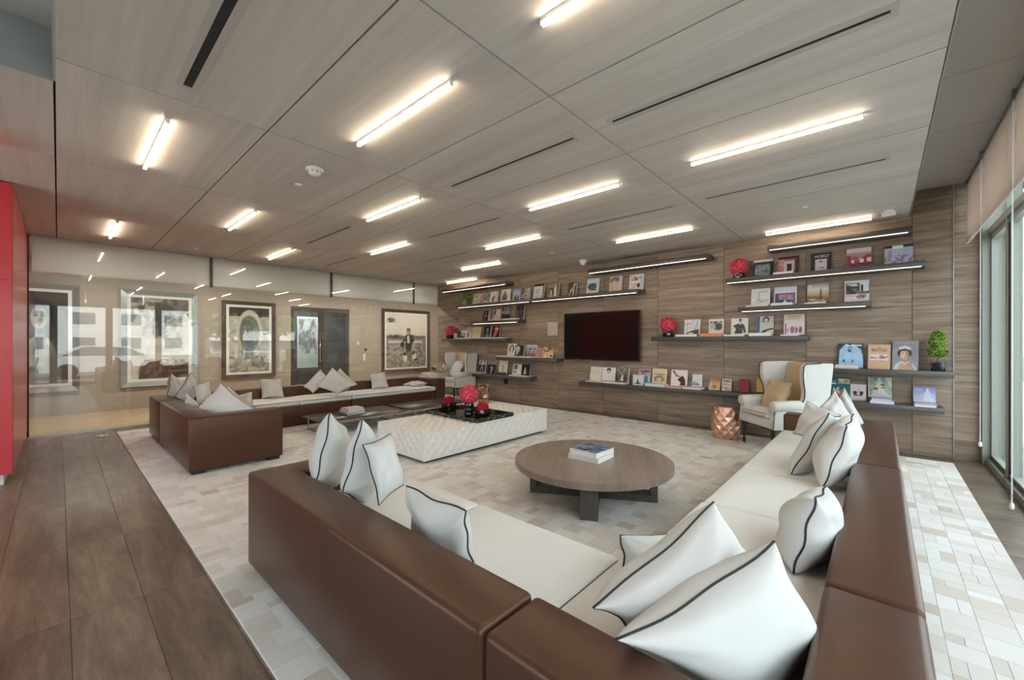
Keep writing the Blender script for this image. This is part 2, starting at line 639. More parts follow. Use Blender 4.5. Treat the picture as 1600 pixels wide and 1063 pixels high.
# higher ceiling along the windows and over the entrance side
up = MB().box(X_EDGE - 0.02, Y_BACK - 0.1, Z_TOP + 0.02, 1.25, Y_WALL + 0.2, Z_TOP + 0.12) \
         .box(-3.72, Y_BACK - 0.1, Z_TOP + 0.02, X_EDGE, 0.0, Z_TOP + 0.12).build('ceiling', 'plenum_dark')
up['kind'] = 'structure'
for c, d in zip(rows, rows[1:]):
    MB().box(-0.31, (c - d) / 2 + 0.003, 0, 0.31, (d - c) / 2 - 0.003, 0.02) \
        .build('panel', 'upper_ceiling', up, loc=(0.60, (c + d) / 2, Z_TOP))
for a, b in ((-3.69, -2.7), (-2.7, -1.57), (-1.57, -0.3), (-0.3, 0.9)):
    for c, d in ((-3.6, -2.14), (-2.14, -1.08), (-1.08, -0.02)):
        MB().box((a - b) / 2 + 0.003, (c - d) / 2 + 0.003, 0, (b - a) / 2 - 0.003, (d - c) / 2 - 0.003, 0.02) \
            .build('panel', 'upper_ceiling', up, loc=((a + b) / 2, (c + d) / 2, Z_TOP))
for n_, bx in enumerate([(X_EDGE - 0.012, -0.016, Z_CEIL, X_EDGE, Y_WALL, Z_TOP + 0.02),
                         (-3.69, -0.022, Z_CEIL, X_EDGE, -0.010, Z_TOP + 0.02),
                         (-3.70, Y_BACK, Z_CEIL, -3.688, -0.022, Z_TOP + 0.02)]):
    t = box('trim_%d' % (n_ + 2), 'fascia_grey', None, *bx)
    t['kind'] = 'structure'
# wall behind the photographer, and the roof slab that keeps the sky out
w_ = MB().box(-9.3, Y_BACK - 0.2, -0.1, -6.3, Y_BACK, Z_TOP + 0.1).box(-2.7, Y_BACK - 0.2, -0.1, 1.1, Y_BACK, 2.7).box(-6.3, Y_BACK - 0.2, 2.7, 1.1, Y_BACK, Z_TOP + 0.1).build('wall_front', 'wall_plain')
w_['kind'] = 'structure'
# unseen glazing added behind the photographer to brighten what faces the camera
for i in range(3):
    a, b = -6.3 + 1.2 * i, -5.1 + 1.2 * i
    wroot = structure('window_%d' % (i + 11), (0, Y_BACK - 0.1, 0))
    MB().box(a, 0, 0, a + 0.06, 0.08, 2.7).box(a + 0.06, 0, 0, b, 0.08, 0.08).box(a + 0.06, 0, 2.6, b, 0.08, 2.7).build('frame', 'window_bronze', wroot)
    MB().box(a + 0.06, 0.035, 0.08, b, 0.045, 2.6).build('pane', 'window_glass', wroot)
w_ = box('ceiling', 'plenum_dark', None, -14.2, Y_BACK - 0.3, Z_TOP + 0.14, 1.4, 11.5, Z_TOP + 0.4)
w_['kind'] = 'structure'

# ------------------------------------------------------------------ glass partition to the corridor
part = structure('wall_left')
box('base_channel', 'frame_silver', part, X_GLASS - 0.02, -0.30, 0.0, X_GLASS + 0.02, Y_WALL, 0.018)
gy = [-0.29, 0.768, 1.868, 2.98, 4.12, 5.22, 6.34, 7.145]
for a, b in zip(gy, gy[1:]):
    MB().box(-0.005, (a - b) / 2 + 0.002, 0, 0.005, (b - a) / 2 - 0.002, Z_CEIL - 0.02) \
        .build('glass_pane', 'partition_glass', part, loc=(X_GLASS, (a + b) / 2, 0.018))
hy = [-0.287, 1.904, 4.141, 6.344, 7.15]
for a, b in zip(hy, hy[1:]):
    o = box('header_panel', 'header_white', part, X_GLASS - 0.075, a + 0.025, 2.432, X_GLASS - 0.05, b - 0.025, Z_CEIL)
    box('hem_bar', 'header_white', o, X_GLASS - 0.082, a + 0.025, 2.42, X_GLASS - 0.044, b - 0.025, 2.445)
for y in hy[1:-1]:
    box('post', 'frame_walnut', part, X_GLASS - 0.10, y - 0.022, 2.42, X_GLASS - 0.03, y + 0.022, Z_CEIL)
box('corner_post', 'gasket', part, X_GLASS - 0.03, -0.31, 0, X_GLASS + 0.012, -0.285, Z_CEIL)

# corridor behind the glass
XC = -11.65
f2 = box('floor', 'corridor_oak', None, XC, -3.0, -0.1, X_GLASS, 10.5, 0.0)
f2['kind'] = 'structure'
wl = MB().box(XC - 0.2, -3.0, 0, XC, 4.14, Z_CEIL + 0.1).box(XC - 0.2, 5.76, 0, XC, 10.5, Z_CEIL + 0.1) \
         .box(XC - 0.2, 4.14, 2.36, XC, 5.76, Z_CEIL + 0.1).build('wall_far', 'wall_beige')
wl['kind'] = 'structure'
for nm, bx in (('wall_corridor_end', (XC - 0.2, 10.5, 0, -9.0, 10.7, 3.1)), ('wall_corridor_start', (XC - 0.2, -3.2, 0, -9.0, -3.0, 3.1)),
               ('wall_corridor_side', (-9.35, 7.41, 0, -9.25, 10.5, 3.1))):
    o = box(nm, 'wall_beige', None, *bx)
    o['kind'] = 'structure'
o = box('ceiling', 'wall_plain', None, XC, -3.0, Z_CEIL, X_GLASS - 0.105, 10.5, Z_CEIL + 0.05)
o['kind'] = 'structure'
o = box('baseboard_far', 'wall_beige', None, XC, -3.0, 0.0, XC + 0.015, 4.10, 0.10)
o['kind'] = 'structure'
for y in (0.4, 2.2, 4.4, 6.2, 8.2):
    d_ = bpy.data.lights.new('corridor_downlight', 'AREA')
    d_.shape = 'DISK'
    d_.size = 0.18
    d_.energy = 13
    d_.color = (1.0, 0.94, 0.87)
    o = bpy.data.objects.new('corridor_downlight', d_)
    COL.objects.link(o)
    o.location = (-10.25, y, Z_CEIL - 0.02)

# glazed double door in the corridor wall, shop-like room behind
door = structure('door_1')
for a, b in ((4.16, 4.94), (4.96, 5.74)):
    lf = MB().box(XC - 0.06, a, 0, XC - 0.02, a + 0.07, 2.34).box(XC - 0.06, b - 0.07, 0, XC - 0.02, b, 2.34) \
             .box(XC - 0.06, a + 0.07, 2.24, XC - 0.02, b - 0.07, 2.34).box(XC - 0.06, a + 0.07, 0, XC - 0.02, b - 0.07, 0.14) \
             .box(XC - 0.06, a + 0.07, 0.62, XC - 0.02, b - 0.07, 0.70).build('door_leaf', 'frame_walnut', door)
    box('glass_pane', 'window_glass', lf, XC - 0.045, a + 0.07, 0.14, XC - 0.035, b - 0.07, 2.24)
MB().tube([(XC + 0.0, 4.89, 0.85), (XC + 0.04, 4.89, 0.85), (XC + 0.04, 4.89, 1.45), (XC + 0.0, 4.89, 1.45)], 0.012) \
    .build('pull_handle', 'chrome', door, True)
o = MB().box(XC - 2.6, 3.2, -0.1, XC - 0.21, 7.0, 0).build('floor', 'upper_ceiling')
o['kind'] = 'structure'
o = MB().box(XC - 2.7, 3.2, 0, XC - 2.6, 7.0, 3.0).box(XC - 2.6, 3.1, 0, XC - 0.2, 3.2, 3.0) \
        .box(XC - 2.6, 7.0, 0, XC - 0.2, 7.1, 3.0).box(XC - 2.6, 3.2, 2.9, XC - 0.2, 7.0, 3.0).build('wall_inner_room', 'inner_room')
o['kind'] = 'structure'

d_ = bpy.data.lights.new('inner_room_light', 'AREA')
d_.shape = 'RECTANGLE'
d_.size, d_.size_y = 1.2, 2.4
d_.energy = 30
d_.color = (0.95, 0.98, 1.0)
o = bpy.data.objects.new('inner_room_light', d_)
COL.objects.link(o)
o.location = (XC - 1.4, 5.0, 2.88)

# ------------------------------------------------------------------ window wall
my = [7.13, 6.20, 4.95, 3.70, 2.42, 1.15, -0.10, -1.35, -2.60, -3.60]
for i, (b, a) in enumerate(zip(my, my[1:])):
    wroot = structure('window_%d' % (i + 1), (X_WIN, 0, 0))
    st = 0.055
    MB().box(0.0, a - 0.03, 0.0, 0.10, a + 0.03, Z_TOP).build('mullion', 'window_bronze', wroot)
    MB().box(0.02, a + 0.03, 0.07, 0.075, a + 0.03 + st, 2.62).box(0.02, b - 0.03 - st, 0.07, 0.075, b - 0.03, 2.62) \
        .box(0.02, a + 0.03 + st, 0.07, 0.075, b - 0.03 - st, 0.12).box(0.02, a + 0.03 + st, 2.56, 0.075, b - 0.03 - st, 2.62) \
        .build('sash', 'window_bronze', wroot)
    MB().box(0.045, a + 0.03 + st, 0.12, 0.055, b - 0.03 - st, 2.56).build('pane', 'window_glass', wroot)
    MB().box(0.012, a + 0.03, 0.12, 0.021, a + 0.042, 2.56).box(0.012, b - 0.042, 0.12, 0.021, b - 0.03, 2.56) \
        .box(0.012, a + 0.03, 0.085, 0.021, b - 0.03, 0.097).build('gasket', 'gasket', wroot)
    MB().box(-0.015, a + 0.03, 0.0, 0.10, b - 0.03, 0.07).build('sill', 'window_bronze', wroot)
    MB().box(0.0, a + 0.03, 2.62, 0.10, b - 0.03, 2.69).build('transom', 'window_bronze', wroot)
    MB().box(0.0, a + 0.03, 3.22, 0.10, b - 0.03, Z_TOP + 0.02).build('head', 'window_bronze', wroot)
    MB().box(0.045, a + 0.03, 2.69, 0.055, b - 0.03, 3.22).build('upper_pane', 'window_glass', wroot)
o = MB().box(X_WIN - 0.045, 7.085, 0, X_WIN + 0.10, 7.149, Z_TOP).build('trim_5', 'window_bronze')
o['kind'] = 'structure'

# roller blinds hanging in front of the windows
XB = 0.745
by = [(6.09, 7.06, 0.36, 'in the corner by the wood wall, shorter bead chain'),
      (4.77, 6.07, 0.14, 'second from the wood wall, bead chain almost reaching the floor'),
      (3.4, 4.75, 0, 'third from the wood wall, cut by the right edge of the photo'),
      (2.0, 3.38, 0, 'fourth from the wood wall, seen only mirrored in the glass partition'),
      (0.6, 1.98, 0, 'fifth from the wood wall, beside the photographer'),
      (-0.8, 0.58, 0, 'sixth from the wood wall, just behind the photographer'),
      (-2.2, -0.82, 0, 'seventh from the wood wall, towards the entrance'),
      (-3.55, -2.22, 0, 'eighth and last from the wood wall, at the entrance')]
for a, b, zb, lab in by:
    bl = thing('roller_blind', 'brownish roller blind ' + lab, 'blind', (XB, (a + b) / 2, 3.25), group='roller blinds along the window wall')
    h = (b - a) / 2
    MB().tube([(0.03, -h, -0.01), (0.03, h, -0.01)], 0.034, 16).build('roller_tube', 'blind_tube', bl, True)
    MB().box(-0.0015, -h + 0.012, -0.70, 0.0015, h - 0.012, -0.01).build('cloth', 'blind_cloth', bl)
    MB().box(-0.006, -h + 0.012, -0.712, 0.006, h - 0.012, -0.69).build('hem_bar', 'header_white', bl)
    if zb:
        for s in (-0.015, 0.015):
            MB().tube([(-0.008, -h + 0.03 + s, -0.01), (-0.012, -h + 0.03 + s, zb - 3.2)], 0.0017, 6).build('bead_chain', 'clear_plastic', bl)
        z0 = zb - 3.25
        MB().lathe([(0.002, z0), (0.009, z0 + 0.004), (0.014, z0 + 0.016), (0.013, z0 + 0.034), (0.009, z0 + 0.05)], 10, -0.012, -h + 0.03) \
            .build('chain_weight', 'clear_plastic', bl)
    for s in (-1, 1):
        MB().box(-0.02, s * h - 0.004, -0.05, 0.075, s * h + 0.004, 0.03).build('bracket', 'blind_tube', bl)
# ------------------------------------------------------------------ red lacquered cabinet at the left
rc = thing('red_cabinet', 'tall glossy red lacquered cabinet at the left edge, up to the ceiling', 'cabinet', (-6.34, -0.30, 0))
MB().box(-2.84, -2.0, 0.11, -0.005, 0.0, 2.96).build('carcass', 'red_lacquer', rc)
for z0, z1 in ((0.11, 1.048), (1.054, 2.008), (2.014, 2.955)):
    for y0, y1 in ((-0.70, -0.003), (-1.40, -0.706)):
        MB().box(-0.005, y0, z0, 0.015, y1, z1).build('door', 'red_lacquer', rc)
MB().box(-2.8, -2.0, 0.0, -0.06, -0.06, 0.11).build('plinth', 'white_enamel', rc)
# ------------------------------------------------------------------ hide rug of sewn patches
rug = MB().box(RUG[0], RUG[1], 0.0, RUG[2], RUG[3], 0.0095).build('hide_rug', 'hide_field')
tag(rug, 'huge pale patchwork hide rug under the sofas and tables', 'rug')
CAM = Vector((0, 0, 1.4))
r0 = random.Random(5)
cells = []
S = 0.132
nx, ny = int((RUG[2] - RUG[0]) / S), int((RUG[3] - RUG[1]) / S)
sx, sy = (RUG[2] - RUG[0]) / nx, (RUG[3] - RUG[1]) / ny
for i in range(nx):
    off = 0.0
    y = RUG[1]
    while y < RUG[3] - 0.02:
        h = sy * r0.choice((0.55, 0.8, 1.0, 1.0, 1.25))
        if RUG[3] - (y + h) < 0.06:
            h = RUG[3] - y
        x0, x1 = RUG[0] + i * sx, RUG[0] + (i + 1) * sx
        if r0.random() < 0.33:
            m = x0 + (x1 - x0) * r0.choice((0.4, 0.5, 0.6))
            cells += [(x0, y, m, y + h), (m, y, x1, y + h)]
        else:
            cells.append((x0, y, x1, y + h))
        y += h


def patch(mb, x0, y0, x1, y1, z, g=0.0006):
    e = 0.0012
    mb.add([(x0 + g, y0 + g, 0.006), (x1 - g, y0 + g, 0.006), (x1 - g, y1 - g, 0.006), (x0 + g, y1 - g, 0.006),
            (x0 + g + e, y0 + g + e, z), (x1 - g - e, y0 + g + e, z), (x1 - g - e, y1 - g - e, z), (x0 + g + e, y1 - g - e, z)],
           [(4, 5, 6, 7), (0, 1, 5, 4), (1, 2, 6, 5), (2, 3, 7, 6), (3, 0, 4, 7)])


def in_view(c):
    x, y = (c[0] + c[2]) / 2, (c[1] + c[3]) / 2
    f = -0.6695 * x + 0.7428 * y
    if f < 0.3:
        return False
    px, py = 800 + 639 * (0.7428 * x + 0.6695 * y) / f, 534.8 + 639 * 1.4 / f
    if not (0 < px < 1600 and py < 1063):
        return False
    for bx in ((-2.9, 0.75, 0.12, 1.7), (-0.82, 0.75, 0.12, 5.65), (-8.05, 0.88, -5.28, 1.83), (-8.05, 0.88, -7.12, 5.75)):
        if bx[0] < x < bx[2] and bx[1] < y < bx[3]:
            return False
    # hidden behind the near sofa back
    if 1.68 < y < 2.4 and -2.6 < x < -0.6:
        return False
    return True


vis = sorted([c for c in cells if in_view(c)], key=lambda c: ((c[0] + c[2]) / 2) ** 2 + ((c[1] + c[3]) / 2) ** 2)
near = set(vis[:300])
fieldmb = MB()
for c in cells:
    z = 0.0112 + 0.0012 * r0.random()
    if c in near:
        m = MB()
        cx, cy = (c[0] + c[2]) / 2, (c[1] + c[3]) / 2
        patch(m, c[0] - cx, c[1] - cy, c[2] - cx, c[3] - cy, z)
        m.build('hide_patch', 'hide_patch', rug, loc=(cx, cy, 0))
    else:
        patch(fieldmb, *c, z)
o = fieldmb.build('patch_field', 'hide_field', rug)
o['kind'] = 'stuff'

# ------------------------------------------------------------------ modular sofas
H_BACK, H_BASE, H_SEAT = 0.608, 0.335, 0.425
ZR = 0.0125                                     # top of the rug


def l_frame(name, mat, parent, poly, z0, z1, r=0.022, seg=3):
    """upholstered frame with an L-shaped or straight outline"""
    bm = bmesh.new()
    f = bm.faces.new([bm.verts.new((x, y, z0)) for x, y in poly])
    ex = bmesh.ops.extrude_face_region(bm, geom=[f])
    bmesh.ops.translate(bm, vec=(0, 0, z1 - z0), verts=[g for g in ex['geom'] if isinstance(g, bmesh.types.BMVert)])
    bmesh.ops.recalc_face_normals(bm, faces=bm.faces[:])
    bmesh.ops.bevel(bm, geom=bm.edges[:], offset=r, segments=seg, profile=0.5, affect='EDGES')
    me = bpy.data.meshes.new(name)
    bm.to_mesh(me)
    bm.free()
    me.polygons.foreach_set('use_smooth', [True] * len(me.polygons))
    try:
        me.set_sharp_from_angle(angle=math.radians(50))
    except Exception:
        pass
    return link(name, me, mat, parent)


def sofa_section(label, bases, frame, cushions, feet, group):
    """bases and cushions as (x0, y0, x1, y1); frame: outline of the back with its arm"""
    xs = [p[0] for p in frame] + [b[0] for b in bases] + [b[2] for b in bases]
    ys = [p[1] for p in frame] + [b[1] for b in bases] + [b[3] for b in bases]
    cx, cy = (min(xs) + max(xs)) / 2, (min(ys) + max(ys)) / 2
    t = thing('sofa_section', label, 'sofa', (cx, cy, ZR), group=group)
    z0 = 0.035
    for x0, y0, x1, y1 in bases:
        rbox('base', 'leather', t, x0 - cx, y0 - cy, z0, x1 - cx, y1 - cy, H_BASE, 0.012)
    fr = l_frame('back_frame', 'leather', t, [(x - cx, y - cy) for x, y in frame], z0, H_BACK - ZR)
    # top seam a finger's width in from the edge
    for x0, y0, x1, y1 in cushions:
        rbox('seat_cushion', 'canvas', t, x0 + 0.001 - cx, y0 + 0.001 - cy, H_BASE + 0.001, x1 - 0.001 - cx, y1 - 0.001 - cy,
             H_SEAT, 0.022, 3, puff=0.018)
    for x, y in feet:
        box('foot', 'black_foot', t, x - cx - 0.06, y - cy - 0.06, 0, x - cx + 0.06, y - cy + 0.06, z0 + 0.002)
    return t


def R4(x0, y0, x1, y1):
    return [(x0, y0), (x1, y0), (x1, y1), (x0, y1)]


NG = 'brown leather sections of the near corner sofa'
# near sofa: back along X at y 0.775, back along Y at x 0.10
sofa_section('brown leather sofa section with left arm, closest to the camera, its plain back facing us',
             [(-2.635, 1.014, -0.818, 1.66)], [(-2.88, 0.775), (-0.816, 0.775), (-0.816, 1.012), (-2.64, 1.012), (-2.64, 1.67), (-2.88, 1.67)],
             [(-2.635, 1.015, -1.775, 1.69), (-1.775, 1.015, -0.872, 1.69)],
             [(-2.79, 0.87), (-2.79, 1.57), (-0.93, 0.87), (-0.93, 1.57)], NG)
sofa_section('brown leather corner section of the near sofa at the bottom of the photo',
             [(-0.806, 1.014, -0.142, 1.69)], [(-0.808, 0.775), (0.10, 0.775), (0.10, 1.690), (-0.14, 1.690), (-0.14, 1.012), (-0.808, 1.012)],
             [(-0.871, 1.015, -0.145, 1.69)], [(-0.72, 0.87), (0.01, 0.87), (0.01, 1.6)], NG)
sofa_section('armless brown leather sofa section along the window side, between corner and end sections',
             [(-0.79, 1.70, -0.142, 3.515)], R4(-0.14, 1.698, 0.10, 3.516),
             [(-0.815, 1.70, -0.145, 2.62), (-0.805, 2.62, -0.145, 3.515)], [(-0.7, 1.8), (0.01, 1.8), (-0.7, 3.42), (0.01, 3.42)], NG)
sofa_section('brown leather end section of the window-side sofa, nearest the white armchair',
             [(-0.79, 3.525, -0.142, 5.355)], [(-0.14, 3.524), (0.10, 3.524), (0.10, 5.60), (-0.80, 5.60), (-0.80, 5.36), (-0.14, 5.36)],
             [(-0.805, 3.525, -0.145, 4.44), (-0.805, 4.44, -0.145, 5.355)], [(-0.7, 3.62), (0.01, 3.62), (-0.7, 5.5), (0.01, 5.5)], NG)
FG = 'brown leather sections of the far corner sofa'
sofa_section('far brown leather sofa section showing its broad square end to the camera',
             [(-7.12, 1.142, -5.548, 1.79)], [(-7.122, 0.90), (-5.30, 0.90), (-5.30, 1.80), (-5.543, 1.80), (-5.543, 1.14), (-7.122, 1.14)],
             [(-7.12, 1.145, -6.33, 1.81), (-6.33, 1.145, -5.55, 1.81)], [(-5.39, 0.99), (-5.39, 1.71), (-7.0, 0.99), (-7.0, 1.71)], FG)
sofa_section('brown leather corner section of the far sofa, beside the glass partition',
             [(-7.798, 1.142, -7.13, 1.78)], [(-8.04, 0.90), (-7.13, 0.90), (-7.13, 1.14), (-7.80, 1.14), (-7.80, 1.782), (-8.04, 1.782)],
             [(-7.795, 1.145, -7.13, 1.78)], [(-7.95, 0.99), (-7.22, 0.99), (-7.95, 1.69)], FG)
sofa_section('armless brown leather sofa section along the glass partition, a single square pillow on it',
             [(-7.798, 1.79, -7.15, 3.575)], R4(-8.04, 1.79, -7.80, 3.576),
             [(-7.795, 1.79, -7.13, 2.68), (-7.795, 2.68, -7.13, 3.575)], [(-7.95, 1.9), (-7.24, 1.9), (-7.95, 3.48), (-7.24, 3.48)], FG)
sofa_section('far brown leather sofa end section with a pile of books on its arm',
             [(-7.798, 3.585, -7.15, 5.455)], [(-8.04, 3.584), (-7.80, 3.584), (-7.80, 5.46), (-7.13, 5.46), (-7.13, 5.72), (-8.04, 5.72)],
             [(-7.795, 3.585, -7.13, 4.52), (-7.795, 4.52, -7.13, 5.455)], [(-7.95, 3.68), (-7.24, 3.68), (-7.95, 5.62), (-7.24, 5.62)], FG)


# ------------------------------------------------------------------ throw pillows
def pillow(name, label, group, TL, TR, BR, BL, thick=0.15, seed=0, mat='pillow_linen', pipe='piping', n=30, flop=0.0):
    TL, TR, BR, BL = (Vector(p) for p in (TL, TR, BR, BL))
    c = (TL + TR + BR + BL) / 4
    nrm = ((TR - BL).cross(TL - BR)).normalized()
    base = Vector((c.x, c.y, min(TL.z, TR.z, BR.z, BL.z)))
    rr = random.Random(seed)
    ph = [rr.uniform(0, 6.28) for _ in range(8)]
    size = ((TL - BL).length + (TR - BR).length + (TL - TR).length + (BL - BR).length) / 4

    def pos(u, v, s):
        p = (TL * (1 - u) + TR * u) * v + (BL * (1 - u) + BR * u) * (1 - v)
        a, b = 4 * u * (1 - u), 4 * v * (1 - v)
        # the seams draw in between the corners
        k_ = 0.12 if thick > 0.235 else 0.075
        p = p + ((TL + BL) / 2 * (1 - u) + (TR + BR) / 2 * u - p) * k_ * a * (2 * v - 1) ** 2 * 1.0
        p = p + ((TL + TR) / 2 * v + (BL + BR) / 2 * (1 - v) - p) * k_ * b * (2 * u - 1) ** 2 * 1.0
        t = (a * b) ** 0.40
        # creases running out of the corners and a slumped belly
        w = 0.007 * math.sin(9 * u + 4 * v + ph[0]) + 0.005 * math.sin(13 * v - 7 * u + ph[1])
        for n_, (qu, qv) in enumerate(((0, 0), (1, 0), (1, 1), (0, 1))):
            du, dv = u - qu, v - qv
            rad = math.hypot(du, dv)
            w += 0.007 * math.sin(9 * math.atan2(abs(dv), abs(du) + 1e-6) + ph[(n_ + int(s)) % 8]) * math.exp(-((rad - 0.33) / 0.2) ** 2)
        edge = math.exp(-((1 - a) ** 2 + (1 - b) ** 2) * 0.6)
        h = thick / 2 * t * (1 + 0.16 * (0.5 - v)) + w * t * (1.2 - 0.5 * edge)
        wob = 0.006 * (math.sin(10 * u + ph[3]) + math.sin(12 * v + ph[4])) + flop * (2 * v - 1) ** 2 * math.sin(3.1 * u + ph[5])
        return p + nrm * (s * h + wob) - base

    vs, fs = [], []
    for s in (1, -1):
        b0 = len(vs)
        for j in range(n + 1):
            for i in range(n + 1):
                # denser towards the rim
                u = 0.5 - 0.5 * math.cos(math.pi * i / n)
                v = 0.5 - 0.5 * math.cos(math.pi * j / n)
                vs.append(pos(u, v, s))
        for j in range(n):
            for i in range(n):
                q = [b0 + j * (n + 1) + i, b0 + j * (n + 1) + i + 1, b0 + (j + 1) * (n + 1) + i + 1, b0 + (j + 1) * (n + 1) + i]
                fs.append(tuple(q if s > 0 else q[::-1]))
    t = thing(name, label, 'pillow', base, group=group)
    bm = bmesh.new()
    bv = [bm.verts.new(p) for p in vs]
    for f in fs:
        bm.faces.new([bv[i] for i in f])
    bmesh.ops.remove_doubles(bm, verts=bm.verts, dist=0.0005)
    me = bpy.data.meshes.new('cover')
    bm.to_mesh(me)
    bm.free()
    me.polygons.foreach_set('use_smooth', [True] * len(me.polygons))
    link('cover', me, mat, t)
    if pipe:
        m = 14
        rim = [(i / m, 0) for i in range(m)] + [(1, i / m) for i in range(m)] + [(1 - i / m, 1) for i in range(m)] + [(0, 1 - i / m) for i in range(m)]
        MB().tube([pos(u, v, 0) for u, v in rim], 0.0042, 6, closed=True).build('piping', pipe, t, True)
    return t


